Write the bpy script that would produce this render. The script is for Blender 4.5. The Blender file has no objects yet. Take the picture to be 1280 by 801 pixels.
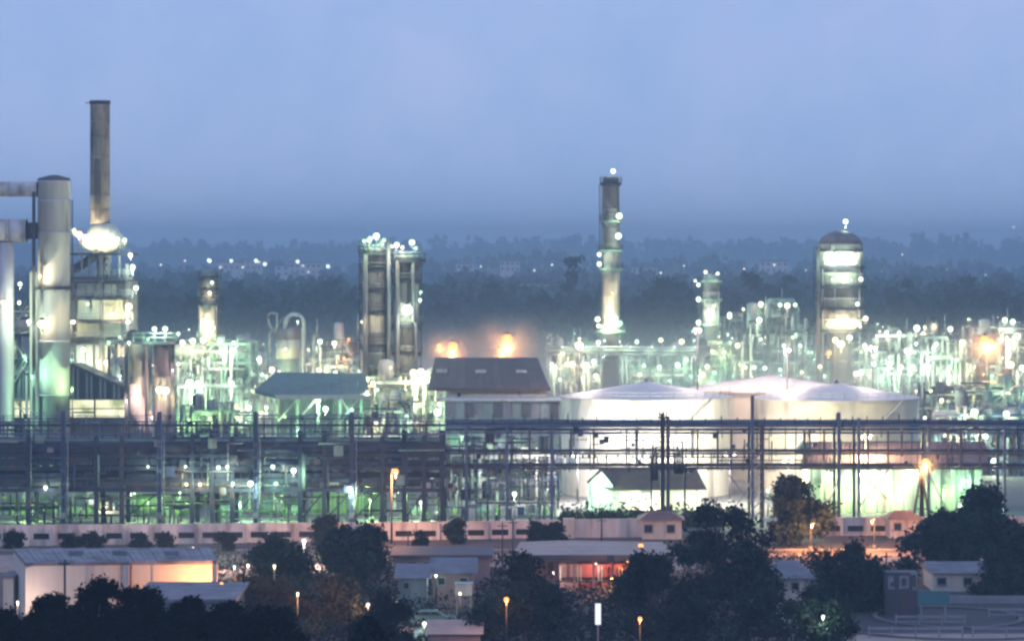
import bpy, math, random
from mathutils import Vector, Matrix
import numpy as np

random.seed(7)
SC = bpy.context.scene
COL = SC.collection
R_ = math.radians

# ------------------------------------------------------------------ camera, sky, light
F, H, YH = 4000.0, 37.0, 310.0          # focal length (px of 1280 wide frame), eye height, horizon row
cam = bpy.data.cameras.new('camera')
cam.sensor_width = 36.0
cam.lens = F / 1280 * 36.0
cam.shift_y = -(400.5 - YH) / 1280
cam.clip_start = 1.0
cam.clip_end = 30000
camo = bpy.data.objects.new('camera', cam)
COL.objects.link(camo)
camo.location = (0, 0, H)
camo.rotation_euler = (R_(90), 0, 0)
SC.camera = camo

SC.view_settings.view_transform = 'Standard'
SC.view_settings.look = 'None'
SC.view_settings.exposure = 0.12
SC.view_settings.gamma = 1.0
SC.view_settings.use_curve_mapping = False
cy = SC.cycles
cy.use_denoising = True
try:
    cy.denoiser = 'OPENIMAGEDENOISE'
    cy.denoising_input_passes = 'RGB_ALBEDO_NORMAL'
except Exception:
    pass
cy.filter_width = 2.6
cy.max_bounces = 4
cy.diffuse_bounces = 2
cy.glossy_bounces = 2
cy.transmission_bounces = 2
cy.volume_bounces = 0
cy.transparent_max_bounces = 4
cy.sample_clamp_indirect = 2.0
cy.sample_clamp_direct = 0.0
cy.use_light_tree = True
cy.caustics_reflective = False
cy.caustics_refractive = False

SUN_EL, SUN_ROT = R_(1.0), R_(215)
world = bpy.data.worlds.new('World')
SC.world = world
world.use_nodes = True
wn, wl = world.node_tree.nodes, world.node_tree.links
bg = wn['Background']
sky = wn.new('ShaderNodeTexSky')
sky.sky_type = 'NISHITA'
sky.sun_disc = False
sky.sun_elevation = SUN_EL
sky.sun_rotation = SUN_ROT
sky.air_density = 1.0
sky.dust_density = 1.0
sky.ozone_density = 6.0
tc = wn.new('ShaderNodeTexCoord')
mp = wn.new('ShaderNodeMapping')
mp.inputs['Scale'].default_value = (12, 12, 12)
wl.new(tc.outputs['Generated'], mp.inputs['Vector'])
nz = wn.new('ShaderNodeTexNoise')
nz.inputs['Scale'].default_value = 1.6
nz.inputs['Detail'].default_value = 7
nz.inputs['Roughness'].default_value = 0.6
wl.new(mp.outputs['Vector'], nz.inputs['Vector'])
rp = wn.new('ShaderNodeValToRGB')                      # thin dusk overcast: two close blues in soft patches
rp.color_ramp.elements[0].position = 0.32
rp.color_ramp.elements[0].color = (3.2, 4.85, 8.3, 1)
rp.color_ramp.elements[1].position = 0.68
rp.color_ramp.elements[1].color = (4.25, 5.35, 8.75, 1)
wl.new(nz.outputs['Fac'], rp.inputs['Fac'])
mx = wn.new('ShaderNodeMix')
mx.data_type = 'RGBA'
mx.inputs[0].default_value = 0.92
wl.new(sky.outputs['Color'], mx.inputs[6])
wl.new(rp.outputs['Color'], mx.inputs[7])
wl.new(mx.outputs[2], bg.inputs['Color'])
bg.inputs['Strength'].default_value = 0.1

sun = bpy.data.lights.new('sun', 'SUN')
sun.energy = 0.12
sun.angle = R_(25)
sun.color = (1.0, 0.86, 0.86)
suno = bpy.data.objects.new('sun', sun)
COL.objects.link(suno)
suno.location = (-50, -50, 120)
suno.rotation_euler = (R_(60), 0, R_(-35))

# ------------------------------------------------------------------ coordinates
def gd(py): return F * H / (py - YH)             # distance of the ground seen at row py
def wx(px, d): return (px - 640) * d / F
def wz(py, d): return H - (py - YH) * d / F
def P(px, py, d): return Vector((wx(px, d), d, wz(py, d)))

# ------------------------------------------------------------------ materials
def mat(name, col, rough=0.65, metal=0.0, var=0.25, scale=0.7, streak=False, rust=0.0, rustcol=(0.16, 0.08, 0.05), bump=0.0):
    m = bpy.data.materials.new(name)
    m.use_nodes = True
    n, l = m.node_tree.nodes, m.node_tree.links
    b = n['Principled BSDF']
    b.inputs['Roughness'].default_value = rough
    b.inputs['Metallic'].default_value = metal
    t = n.new('ShaderNodeTexCoord')
    p = n.new('ShaderNodeMapping')
    p.inputs['Scale'].default_value = (1, 1, 0.14 if 'stack' not in name else 0.3) if streak else (1, 1, 1)
    l.new(t.outputs['Object'], p.inputs['Vector'])
    z = n.new('ShaderNodeTexNoise')
    z.inputs['Scale'].default_value = scale
    z.inputs['Detail'].default_value = 5
    z.inputs['Roughness'].default_value = 0.62
    l.new(p.outputs['Vector'], z.inputs['Vector'])
    r = n.new('ShaderNodeValToRGB')
    r.color_ramp.elements[0].position = 0.3
    r.color_ramp.elements[1].position = 0.7
    lo = [c * (1 - var) for c in col]
    hi = [min(0.95, c * (1 + var * 0.7)) for c in col]
    r.color_ramp.elements[0].color = (*lo, 1)
    r.color_ramp.elements[1].color = (*hi, 1)
    l.new(z.outputs['Fac'], r.inputs['Fac'])
    out = r.outputs['Color']
    if rust > 0:
        z2 = n.new('ShaderNodeTexNoise')
        z2.inputs['Scale'].default_value = scale * 0.8
        z2.inputs['Detail'].default_value = 6
        l.new(p.outputs['Vector'], z2.inputs['Vector'])
        r2 = n.new('ShaderNodeValToRGB')
        r2.color_ramp.elements[0].position = 0.62 - rust * 0.25
        r2.color_ramp.elements[1].position = 0.78 - rust * 0.2
        l.new(z2.outputs['Fac'], r2.inputs['Fac'])
        x = n.new('ShaderNodeMix')
        x.data_type = 'RGBA'
        l.new(r2.outputs['Color'], x.inputs[0])
        l.new(out, x.inputs[6])
        x.inputs[7].default_value = (*rustcol, 1)
        out = x.outputs[2]
    l.new(out, b.inputs['Base Color'])
    if bump:
        bp = n.new('ShaderNodeBump')
        bp.inputs['Strength'].default_value = bump
        bp.inputs['Distance'].default_value = 0.1
        l.new(z.outputs['Fac'], bp.inputs['Height'])
        l.new(bp.outputs['Normal'], b.inputs['Normal'])
    return m

def glow(name, col, strength, sample=False):
    m = bpy.data.materials.new(name)
    m.use_nodes = True
    b = m.node_tree.nodes['Principled BSDF']
    b.inputs['Base Color'].default_value = (0.03, 0.03, 0.03, 1)
    b.inputs['Emission Color'].default_value = (*col, 1)
    b.inputs['Emission Strength'].default_value = strength
    if not sample:
        m.cycles.emission_sampling = 'NONE'
    return m

def lit_panel(name, c0, c1, s0, s1, scale=0.5):
    """a window lit from inside: emission varies with a noise pattern"""
    m = bpy.data.materials.new(name)
    m.use_nodes = True
    n, l = m.node_tree.nodes, m.node_tree.links
    b = n['Principled BSDF']
    t = n.new('ShaderNodeTexCoord')
    z = n.new('ShaderNodeTexNoise')
    z.inputs['Scale'].default_value = scale
    z.inputs['Detail'].default_value = 3
    l.new(t.outputs['Object'], z.inputs['Vector'])
    r = n.new('ShaderNodeValToRGB')
    r.color_ramp.elements[0].position = 0.35
    r.color_ramp.elements[1].position = 0.65
    r.color_ramp.elements[0].color = (*[c * s0 for c in c0], 1)
    r.color_ramp.elements[1].color = (*[c * s1 for c in c1], 1)
    l.new(z.outputs['Fac'], r.inputs['Fac'])
    l.new(r.outputs['Color'], b.inputs['Emission Color'])
    b.inputs['Emission Strength'].default_value = 1.0
    b.inputs['Base Color'].default_value = (0.2, 0.2, 0.2, 1)
    b.inputs['Roughness'].default_value = 0.2
    m.cycles.emission_sampling = 'NONE'
    return m

M = {}
M['blue'] = mat('blue_painted_steel', (0.095, 0.13, 0.22), 0.5, 0, 0.3, 0.8, True, 0.15)
M['navy'] = mat('dark_blue_steel', (0.042, 0.052, 0.08), 0.6, 0, 0.35, 0.6, False, 0.1)
M['mauve'] = mat('mauve_painted_steel', (0.095, 0.09, 0.11), 0.6, 0, 0.3, 0.6, True, 0.15)
M['dark'] = mat('dark_steel', (0.035, 0.035, 0.05), 0.75, 0.0, 0.35, 0.8, False, 0.2)
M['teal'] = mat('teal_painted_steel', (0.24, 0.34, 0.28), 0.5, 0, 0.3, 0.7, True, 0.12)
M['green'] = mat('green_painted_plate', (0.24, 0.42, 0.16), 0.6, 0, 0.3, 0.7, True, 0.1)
M['grey'] = mat('grey_painted_steel', (0.3, 0.31, 0.32), 0.5, 0.1, 0.3, 0.7, True, 0.15)
M['galv'] = mat('aluminium_clad_pipe', (0.38, 0.41, 0.4), 0.45, 0.2, 0.2, 0.8, False, 0.1)
M['duct'] = mat('streaked_pale_duct_plate', (0.62, 0.56, 0.59), 0.55, 0.0, 0.25, 0.5, True, 0.22, (0.2, 0.15, 0.13))
M['stack'] = mat('stained_brown_stack', (0.36, 0.29, 0.28), 0.9, 0, 0.4, 0.55, True, 0.62, (0.075, 0.05, 0.05), 0.3)
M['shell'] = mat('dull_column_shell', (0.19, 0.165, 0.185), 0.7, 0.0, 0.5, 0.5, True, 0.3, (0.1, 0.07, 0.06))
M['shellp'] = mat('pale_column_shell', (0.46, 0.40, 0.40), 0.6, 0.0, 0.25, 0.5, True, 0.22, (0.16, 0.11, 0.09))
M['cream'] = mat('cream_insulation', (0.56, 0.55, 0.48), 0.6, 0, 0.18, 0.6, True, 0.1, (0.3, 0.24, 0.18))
M['tank'] = mat('white_tank_paint', (0.74, 0.68, 0.6), 0.5, 0, 0.12, 0.5, True, 0.25, (0.5, 0.42, 0.36))
M['tankc'] = mat('cream_streaked_tank_paint', (0.7, 0.6, 0.46), 0.55, 0, 0.16, 0.5, True, 0.3, (0.4, 0.3, 0.22))
M['tankroof'] = mat('tank_roof_warm_light_tint', (0.86, 0.74, 0.66), 0.55, 0, 0.1, 0.3, False, 0.08, (0.5, 0.42, 0.42))  # tank roof with the warm lamp light put into its colour
M['rbrown'] = mat('brown_sheet_roof', (0.095, 0.06, 0.055), 0.75, 0, 0.35, 0.6, False, 0.1)
M['rred'] = mat('weathered_red_roof', (0.2, 0.1, 0.1), 0.75, 0, 0.3, 0.5)
M['rteal'] = mat('teal_sheet_roof', (0.09, 0.16, 0.155), 0.65, 0, 0.25, 0.5, False, 0.1)
M['rgrey'] = mat('grey_sheet_roof', (0.2, 0.19, 0.23), 0.75, 0, 0.4, 0.4, False, 0.35, (0.08, 0.06, 0.065))
M['rpink'] = mat('pinkish_concrete_roof', (0.44, 0.32, 0.28), 0.85, 0, 0.25, 0.3)
M['wallp'] = mat('pink_painted_wall', (0.8, 0.67, 0.62), 0.85, 0, 0.22, 0.9, True, 0.38, (0.3, 0.22, 0.2))
M['wallc'] = mat('cream_painted_wall', (0.66, 0.58, 0.5), 0.85, 0, 0.15, 0.8, True, 0.12, (0.3, 0.24, 0.2))
M['wallg'] = mat('grey_green_cladding', (0.2, 0.25, 0.26), 0.7, 0, 0.25, 0.6, True, 0.1)
M['conc'] = mat('concrete', (0.15, 0.145, 0.145), 0.9, 0, 0.25, 0.5, False, 0, bump=0.2)
M['kerb'] = mat('pale_kerb_concrete', (0.3, 0.28, 0.31), 0.9, 0, 0.2, 0.8)
M['asph'] = mat('asphalt', (0.055, 0.05, 0.055), 0.85, 0, 0.3, 0.6, bump=0.15)
M['soil'] = mat('brown_earth', (0.1, 0.072, 0.062), 0.95, 0, 0.4, 0.12, bump=0.3)
M['dirtroad'] = mat('dusty_pink_earth', (0.34, 0.24, 0.22), 0.95, 0, 0.3, 0.25, bump=0.2)
M['glass'] = mat('dark_window_glass', (0.03, 0.035, 0.045), 0.12, 0, 0.2, 1)
M['black'] = mat('black_opening', (0.012, 0.012, 0.015), 0.9, 0, 0.2, 1)
M['bark'] = mat('bark', (0.09, 0.065, 0.05), 0.95, 0, 0.35, 3, True, bump=0.4)
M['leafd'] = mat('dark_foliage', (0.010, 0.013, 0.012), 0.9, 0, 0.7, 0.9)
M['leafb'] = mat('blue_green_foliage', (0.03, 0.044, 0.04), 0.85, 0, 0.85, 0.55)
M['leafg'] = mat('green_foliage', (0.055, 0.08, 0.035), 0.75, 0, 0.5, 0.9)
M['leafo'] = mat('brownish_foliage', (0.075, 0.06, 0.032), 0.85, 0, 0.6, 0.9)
M['leaff'] = mat('far_foliage', (0.03, 0.05, 0.045), 0.85, 0, 0.6, 0.05)
M['white'] = mat('white_paint', (0.78, 0.78, 0.78), 0.5, 0, 0.1, 1)
M['tealsign'] = mat('teal_sign_face', (0.08, 0.2, 0.22), 0.5, 0, 0.12, 1.5)
M['carw'] = mat('pale_car_paint', (0.4, 0.45, 0.52), 0.25, 0.2, 0.05, 2)
M['cart'] = mat('teal_car_paint', (0.1, 0.2, 0.22), 0.25, 0.3, 0.05, 2)
M['tyre'] = mat('black_rubber', (0.02, 0.02, 0.02), 0.9, 0, 0.1, 4)
M['redcloth'] = mat('red_stall_cloth', (0.4, 0.1, 0.09), 0.8, 0, 0.4, 1.5, True)
M['pinkwall'] = mat('rose_plaster', (0.3, 0.19, 0.2), 0.85, 0, 0.25, 0.8)
for _k in ('navy', 'blue', 'mauve'): M[_k].node_tree.nodes['Principled BSDF'].inputs['Specular IOR Level'].default_value = 0.2
for _k in ('leafo', 'leafd', 'leafb', 'leafg', 'leaff'): M[_k].node_tree.nodes['Principled BSDF'].inputs['Specular IOR Level'].default_value = 0.05
M['hill'] = mat('far_hill_ground', (0.06, 0.08, 0.06), 0.95, 0, 0.5, 0.01)
M['winy'] = lit_panel('yellow_lit_glazing', (0.75, 0.85, 0.3), (1.0, 0.95, 0.6), 0.55, 1.5, 0.35)
M['wing'] = lit_panel('green_lit_glazing', (0.25, 0.5, 0.25), (0.75, 1.0, 0.7), 0.15, 0.9, 0.4)
M['winw'] = lit_panel('white_lit_glazing', (0.7, 0.9, 0.75), (1.0, 1.0, 0.9), 0.6, 1.8, 0.4)
M['lampsign'] = glow('white_lit_sign', (0.9, 0.95, 1.0), 1.1)
LC = {'w': (0.86, 1.0, 0.86), 'g': (0.55, 1.0, 0.70), 'y': (1.0, 0.93, 0.62), 'o': (1.0, 0.40, 0.11), 'p': (1.0, 0.86, 0.76), 'l': (0.62, 1.0, 0.45)}
LLC = {'w': (0.74, 1.0, 0.70), 'g': (0.42, 1.0, 0.58), 'y': (1.0, 0.93, 0.5), 'o': (1.0, 0.42, 0.14), 'p': (1.0, 0.74, 0.62), 'l': (0.55, 1.0, 0.38), 'v': (1.0, 0.95, 0.84)}
LC['v'] = (1.0, 0.95, 0.84)
BULB = {k: glow('lit_bulb_' + n, LC[k], s) for k, n, s in (('w', 'cool_white', 2.5), ('g', 'mint', 1.8), ('y', 'cream', 2.4), ('o', 'sodium_orange', 2.2), ('p', 'warm_pink', 1.7), ('l', 'lime', 1.3), ('v', 'warm_white', 1.8))}

# ------------------------------------------------------------------ mesh collector
class MB:
    def __init__(self): self.v, self.f, self.m, self.s = [], [], [], []
    def add(self, vs, fs, mi=0, smooth=False):
        o = len(self.v)
        self.v.extend([tuple(v) for v in vs])
        for f in fs:
            self.f.append([i + o for i in f]); self.m.append(mi); self.s.append(smooth)
        return self
    def boxb(self, x0, x1, y0, y1, z0, z1, mi=0):
        v = [(x0, y0, z0), (x1, y0, z0), (x1, y1, z0), (x0, y1, z0), (x0, y0, z1), (x1, y0, z1), (x1, y1, z1), (x0, y1, z1)]
        return self.add(v, [(0, 3, 2, 1), (4, 5, 6, 7), (0, 1, 5, 4), (1, 2, 6, 5), (2, 3, 7, 6), (3, 0, 4, 7)], mi)
    def beam(self, p, q, w, h=None, mi=0):
        p, q = Vector(p), Vector(q)
        h = h or w
        a = (q - p)
        if a.length < 1e-6: return self
        a.normalize()
        up = Vector((0, 0, 1)) if abs(a.z) < 0.95 else Vector((0, 1, 0))
        s = a.cross(up).normalized() * w / 2
        u = s.cross(a).normalized() * h / 2
        v = [p - s - u, p + s - u, p + s + u, p - s + u, q - s - u, q + s - u, q + s + u, q - s + u]
        return self.add(v, [(0, 3, 2, 1), (4, 5, 6, 7), (0, 1, 5, 4), (1, 2, 6, 5), (2, 3, 7, 6), (3, 0, 4, 7)], mi)
    def lathe(self, x, y, prof, n=24, mi=0, smooth=True, capb=True, capt=True):
        vs, fs = [], []
        for r, z in prof:
            for k in range(n):
                a = 2 * math.pi * k / n
                vs.append((x + r * math.cos(a), y + r * math.sin(a), z))
        for i in range(len(prof) - 1):
            for k in range(n):
                k2 = (k + 1) % n
                fs.append((i * n + k, i * n + k2, (i + 1) * n + k2, (i + 1) * n + k))
        self.add(vs, fs, mi, smooth)
        o = len(self.v) - len(vs)
        if capb: self.f.append([o + k for k in range(n)][::-1]); self.m.append(mi); self.s.append(False)
        if capt: self.f.append([o + (len(prof) - 1) * n + k for k in range(n)]); self.m.append(mi); self.s.append(False)
        return self
    def cyl(self, x, y, z0, z1, r0, r1=None, n=20, mi=0):
        return self.lathe(x, y, [(r0, z0), (r0 if r1 is None else r1, z1)], n, mi)
    def tube(self, pts, r, n=8, mi=0, r1=None, smooth=True):
        pts = [Vector(p) for p in pts]
        vs, fs = [], []
        L = len(pts)
        ref = None
        for i, p in enumerate(pts):
            a = (pts[min(i + 1, L - 1)] - pts[max(i - 1, 0)])
            a = a.normalized() if a.length > 1e-6 else Vector((0, 0, 1))
            if ref is None:
                ref = a.cross(Vector((0, 0, 1)) if abs(a.z) < 0.9 else Vector((0, 1, 0))).normalized()
            else:
                ref = (ref - a * ref.dot(a))
                ref = ref.normalized() if ref.length > 1e-5 else a.orthogonal().normalized()
            b = a.cross(ref)
            rr = r if r1 is None else r + (r1 - r) * i / max(1, L - 1)
            for k in range(n):
                t = 2 * math.pi * k / n
                vs.append(p + (ref * math.cos(t) + b * math.sin(t)) * rr)
        for i in range(L - 1):
            for k in range(n):
                k2 = (k + 1) % n
                fs.append((i * n + k, i * n + k2, (i + 1) * n + k2, (i + 1) * n + k))
        self.add(vs, fs, mi, smooth)
        o = len(self.v) - len(vs)
        self.f.append([o + k for k in range(n)][::-1]); self.m.append(mi); self.s.append(False)
        self.f.append([o + (L - 1) * n + k for k in range(n)]); self.m.append(mi); self.s.append(False)
        return self
    def ball(self, c, r, nu=10, nv=6, mi=0, sz=1.0):
        prof = []
        for i in range(nv + 1):
            a = -math.pi / 2 + math.pi * i / nv
            prof.append((max(1e-3, r * math.cos(a)), c[2] + r * sz * math.sin(a)))
        return self.lathe(c[0], c[1], prof, nu, mi, True, False, False)
    def prism(self, poly, vec, mi=0):
        n = len(poly)
        a = [Vector(p) for p in poly]
        b = [p + Vector(vec) for p in a]
        fs = [tuple(range(n))[::-1], tuple(range(n, 2 * n))]
        for i in range(n):
            j = (i + 1) % n
            fs.append((i, j, j + n, i + n))
        return self.add(a + b, fs, mi)
    def mesh(self, name, mats, off=None):
        me = bpy.data.meshes.new(name)
        vs = self.v
        if off is not None:
            vs = [(v[0] - off[0], v[1] - off[1], v[2] - off[2]) for v in vs]
        me.from_pydata(vs, [], self.f)
        for m in (mats if isinstance(mats, (list, tuple)) else [mats]):
            me.materials.append(M[m] if isinstance(m, str) else m)
        me.polygons.foreach_set('material_index', self.m)
        me.polygons.foreach_set('use_smooth', self.s)
        me.update()
        return me

ROOT = {}
LABELS = {}
def thing(name, label, cat, loc, group=None):
    o = bpy.data.objects.new(name, None)
    o.empty_display_size = 1
    COL.objects.link(o)
    o.location = loc
    o['label'] = label; o['category'] = cat
    if group: o['group'] = group
    ROOT[o.name] = Vector(loc)
    return o
def off_of(o):
    while o.parent: o = o.parent
    return ROOT[o.name]
def part(mb, name, mats, parent, kind=None, label=None):
    o = bpy.data.objects.new(name, mb.mesh(name, mats, off_of(parent)))
    COL.objects.link(o)
    o.parent = parent
    if kind: o['kind'] = kind
    if label: o['label'] = label
    return o
def solo(mb, name, mats, label, cat, loc, group=None, kind=None):
    o = bpy.data.objects.new(name, mb.mesh(name, mats, loc))
    COL.objects.link(o)
    o.location = loc
    o['label'] = label; o['category'] = cat
    if group: o['group'] = group
    if kind: o['kind'] = kind
    ROOT[o.name] = Vector(loc)
    return o
def setting(mb, name, mats, kind='structure'):
    o = bpy.data.objects.new(name, mb.mesh(name, mats))
    COL.objects.link(o)
    o['kind'] = kind
    return o

# ------------------------------------------------------------------ lamps
LAMPMESH = {}
def lamp_mesh(k):
    if k not in LAMPMESH:
        b = MB()
        b.ball((0, 0, 0), 1.0, 12, 8, 0)
        b.lathe(0, 0, [(0.35, 0.95), (0.55, 1.02), (0.4, 1.25), (0.12, 1.35)], 8, 1)       # cap
        b.beam((0, 0, 1.3), (0, 0.9, 1.5), 0.18, 0.18, 1)                                   # bracket arm to the rear
        b.beam((0, 0.9, 1.55), (0, 0.9, -2.2), 0.18, 0.18, 1)
        LAMPMESH[k] = b.mesh('floodlight', [BULB[k], M['dark']])
    return LAMPMESH[k]
LIGHTDATA = {}
PW = 660.0
def lamp(parent, px, py, d, rpx, k='w', pw=1.0, name='floodlight'):
    p = P(px, py, d)
    r = (rpx if rpx < 2 else 2 + (rpx - 2) * 0.8) * 0.92 * d / F
    o = bpy.data.objects.new(name, lamp_mesh(k))
    COL.objects.link(o)
    o.parent = parent
    o.location = p - off_of(parent)
    o.scale = (r, r, r)
    if pw > 0:
        key = (k, round(pw, 2))
        if key not in LIGHTDATA:
            L = bpy.data.lights.new('floodlight_glow', 'POINT')
            L.energy = PW * pw
            L.color = LLC[k]
            L.shadow_soft_size = 0.0
            LIGHTDATA[key] = L
        lo = bpy.data.objects.new('floodlight_glow', LIGHTDATA[key])
        COL.objects.link(lo)
        lo.parent = parent
        lo.location = o.location + Vector((0, -0.5 * r, -2.0 * r))
    return o

# ------------------------------------------------------------------ small builders
def rail(mb, pts, h=1.1, w=0.09, step=2.0, mi=0):
    for a, b in zip(pts[:-1], pts[1:]):
        a, b = Vector(a), Vector(b)
        n = max(1, int((b - a).length / step))
        for i in range(n + 1):
            q = a.lerp(b, i / n)
            mb.beam(q, q + Vector((0, 0, h)), w, w, mi)
        for hh in (h, h * 0.5):
            mb.beam(a + Vector((0, 0, hh)), b + Vector((0, 0, hh)), w, w, mi)
    return mb

def ring_platform(parent, x, y, z, r0, r1, m='dark', hand=True, th=0.5):
    b = MB()
    b.lathe(x, y, [(r0 * 0.98, z - th), (r1, z - th), (r1, z), (r0 * 0.98, z)], 24, 0, False, False, False)
    for k in range(8):
        a = 2 * math.pi * k / 8 + 0.2
        c, s = math.cos(a), math.sin(a)
        b.beam((x + c * r0, y + s * r0, z - th - (r1 - r0) * 0.9), (x + c * r1 * 0.97, y + s * r1 * 0.97, z - th), 0.12, 0.12)
    o = part(b, 'platform', m, parent)
    if hand:
        h = MB()
        n = 16
        pts = [(x + r1 * math.cos(2 * math.pi * k / n), y + r1 * math.sin(2 * math.pi * k / n), z) for k in range(n + 1)]
        rail(h, pts, 1.2, 0.1, 3.0)
        part(h, 'handrail', 'grey', o)
    return o

def ladder(parent, x, y, z0, z1, w=0.7, m='dark', name='ladder'):
    b = MB()
    for s in (-w / 2, w / 2): b.beam((x + s, y, z0), (x + s, y, z1), 0.1)
    z = z0 + 0.4
    while z < z1:
        b.beam((x - w / 2, y, z), (x + w / 2, y, z), 0.07); z += 0.6
    for s in (-0.45, 0.0, 0.45): b.beam((x + s, y - 0.75 + abs(s) * 0.4, z0 + 2), (x + s, y - 0.75 + abs(s) * 0.4, z1), 0.06)
    return part(b, name, m, parent)

def drum(parent, c, r, L, axis='x', m='cream', name='drum'):
    b = MB()
    prof = [(r * 0.25, -L / 2 - r * 0.42), (r * 0.7, -L / 2 - r * 0.3), (r, -L / 2), (r, L / 2), (r * 0.7, L / 2 + r * 0.3), (r * 0.25, L / 2 + r * 0.42)]
    b.lathe(0, 0, prof, 14)
    if axis == 'x': b.v = [(v[2] + c[0], v[0] + c[1], v[1] + c[2]) for v in b.v]
    elif axis == 'y': b.v = [(v[0] + c[0], v[2] + c[1], -v[1] + c[2]) for v in b.v]
    else: b.v = [(v[0] + c[0], v[1] + c[1], v[2] + c[2]) for v in b.v]
    if axis == 'x':
        for s in (-L * 0.3, L * 0.3): b.boxb(c[0] + s - 0.2, c[0] + s + 0.2, c[1] - r * 0.8, c[1] + r * 0.8, c[2] - r * 1.25, c[2] - r * 0.5)
    return part(b, name, m, parent)

def process_frame(label, px0, px1, pyt, d, dep=14, nf=4, nb=4, seed=1, lamps=(), nl=0, lk='wwgy', lpw=0.6, steel='teal',
                  zlow=None, vessels=5, pipes=9, name='process_frame', braces=True, cat='steel structure', rpx=(0.8, 2.4), top_vents=2):
    """an open multi-storey steel frame carrying vessels, pipes, decks and floodlights"""
    rnd = random.Random(seed)
    x0, x1 = wx(px0, d), wx(px1, d)
    zt = wz(pyt, d)
    t = thing(name, label, cat, ((x0 + x1) / 2, d + dep / 2, 0))
    W = x1 - x0
    xs = [x0 + W * i / nb for i in range(nb + 1)]
    z0 = zlow if zlow is not None else zt * 0.12
    zs = [z0 + (zt - z0) * (i + 1) / nf for i in range(nf)]
    tops = []
    for i, x in enumerate(xs):
        hh = zt if rnd.random() < 0.6 else zs[-2] if nf > 1 else zt
        tops.append(hh)
        for y in (d, d + dep):
            part(MB().boxb(x - 0.2, x + 0.2, y - 0.2, y + 0.2, 0, hh), 'column', steel, t)
    for z in zs:
        ok = [h >= z - 0.1 for h in tops]
        i0 = 0
        while i0 < nb:
            if ok[i0] and ok[i0 + 1]:
                xa, xb = xs[i0] + 0.21, xs[i0 + 1] - 0.21
                for y in (d, d + dep):
                    part(MB().boxb(xa, xb, y - 0.15, y + 0.15, z - 0.5, z - 0.05), 'beam', steel, t)
                if rnd.random() < 0.75:
                    dk = MB().boxb(xs[i0] + 0.02, xs[i0 + 1] - 0.02, d + 0.22, d + dep - 0.22, z - 0.05, z + 0.08)
                    dk = part(dk, 'deck', rnd.choice(['grey', 'dark', steel]), t)
                    part(rail(MB(), [(xs[i0], d, z + 0.08), (xs[i0 + 1], d, z + 0.08)], 1.1, 0.08, 1.6), 'handrail', rnd.choice(['grey', 'teal', 'galv']), dk)
                if braces and rnd.random() < 0.45:
                    j = zs.index(z)
                    zb = zs[j - 1] if j else 0
                    b = MB().beam((xa, d - 0.02, zb), (xb, d - 0.02, z - 0.5), 0.2)
                    if rnd.random() < 0.5: b.beam((xb, d + 0.21, zb), (xa, d + 0.21, z - 0.5), 0.2)
                    part(b, 'brace', steel, t)
            i0 += 1
    for k in range(int(vessels * 1.8)):
        z = rnd.choice(zs[:-1] or zs) + 0.1
        ax = rnd.choice('xxyz')
        r = rnd.uniform(0.7, 1.5)
        L = rnd.uniform(3, 6)
        c = (rnd.uniform(x0 + L / 2, x1 - L / 2) if W > L * 1.1 else (x0 + x1) / 2, d + rnd.uniform(0.25, 0.6) * dep, z + (r * 1.3 if ax != 'z' else L / 2 + r * 0.45))
        drum(t, c, r, L, ax, rnd.choice(['cream', 'grey', 'shell', 'shellp', 'teal', 'dark']), 'vessel')
    for k in range(int(pipes * 1.7)):
        r = rnd.choice([0.12, 0.18, 0.25, 0.35])
        y = d - rnd.uniform(0.3, 1.0)
        if rnd.random() < 0.5:
            xa, xb = sorted((rnd.uniform(x0, x1), rnd.uniform(x0, x1)))
            z = rnd.choice(zs) - 0.8 - rnd.random()
            pts = [(xa, y, max(0.3, z - rnd.uniform(1, 8))), (xa, y, z), (xb, y, z), (xb, y + rnd.uniform(1, 4), z)]
        else:
            xa = rnd.uniform(x0, x1)
            z = rnd.uniform(zt * 0.5, zt * 1.04)
            xb = xa + rnd.uniform(-3, 3)
            pts = [(xa, y, 0), (xa, y, z), (xb, y, z), (xb, y, z - rnd.uniform(1, 4))]
        part(MB().tube(pts, r, 8), 'pipe', rnd.choice(['galv', 'dark', 'shell', steel, 'grey', 'cream']), t)
    cb = MB()
    for k in range(int(min(170, W * (zt - z0) / 3.2))):
        xa, za, ya = rnd.uniform(x0 - .5, x1 + .5), rnd.uniform(z0 * 0.5, zt * 1.02), d + rnd.uniform(-.4, dep * .55)
        r, ln, mi, u = rnd.choice([.07, .1, .14, .2]), rnd.uniform(1.5, 7), rnd.randrange(5), rnd.random()
        if u < .45: cb.tube([(xa, ya, max(0.1, za - ln)), (xa, ya, za)], r, 5, mi)
        elif u < .7: cb.tube([(max(x0 - .6, xa - ln / 2), ya, za), (min(x1 + .6, xa + ln / 2), ya, za)], r, 5, mi)
        elif u < .85: cb.tube([(xa, ya, max(.1, za - ln * .5)), (xa, ya, za), (min(x1 + .6, xa + ln * .4), ya, za), (min(x1 + .6, xa + ln * .4), ya + 1, za)], r, 5, mi)
        else: cb.boxb(xa - r * 4, xa + r * 4, ya - r * 3, ya + r * 3, za - r * 6, za + r * 4, mi)
    part(cb, 'small_pipework', ['galv', 'dark', 'grey', 'shell', steel], t, 'stuff')
    sb = MB()
    xa = rnd.uniform(x0 + .15 * W, x1 - .3 * W)
    for j in range(len(zs) - 1):
        a_, b_ = (xa, xa + min(5, W * .3)) if j % 2 else (xa + min(5, W * .3), xa)
        sb.beam((a_, d - .75, zs[j]), (b_, d - .75, zs[j + 1]), .7, .12).beam((a_, d - 1.1, zs[j] + 1), (b_, d - 1.1, zs[j + 1] + 1), .08)
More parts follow.
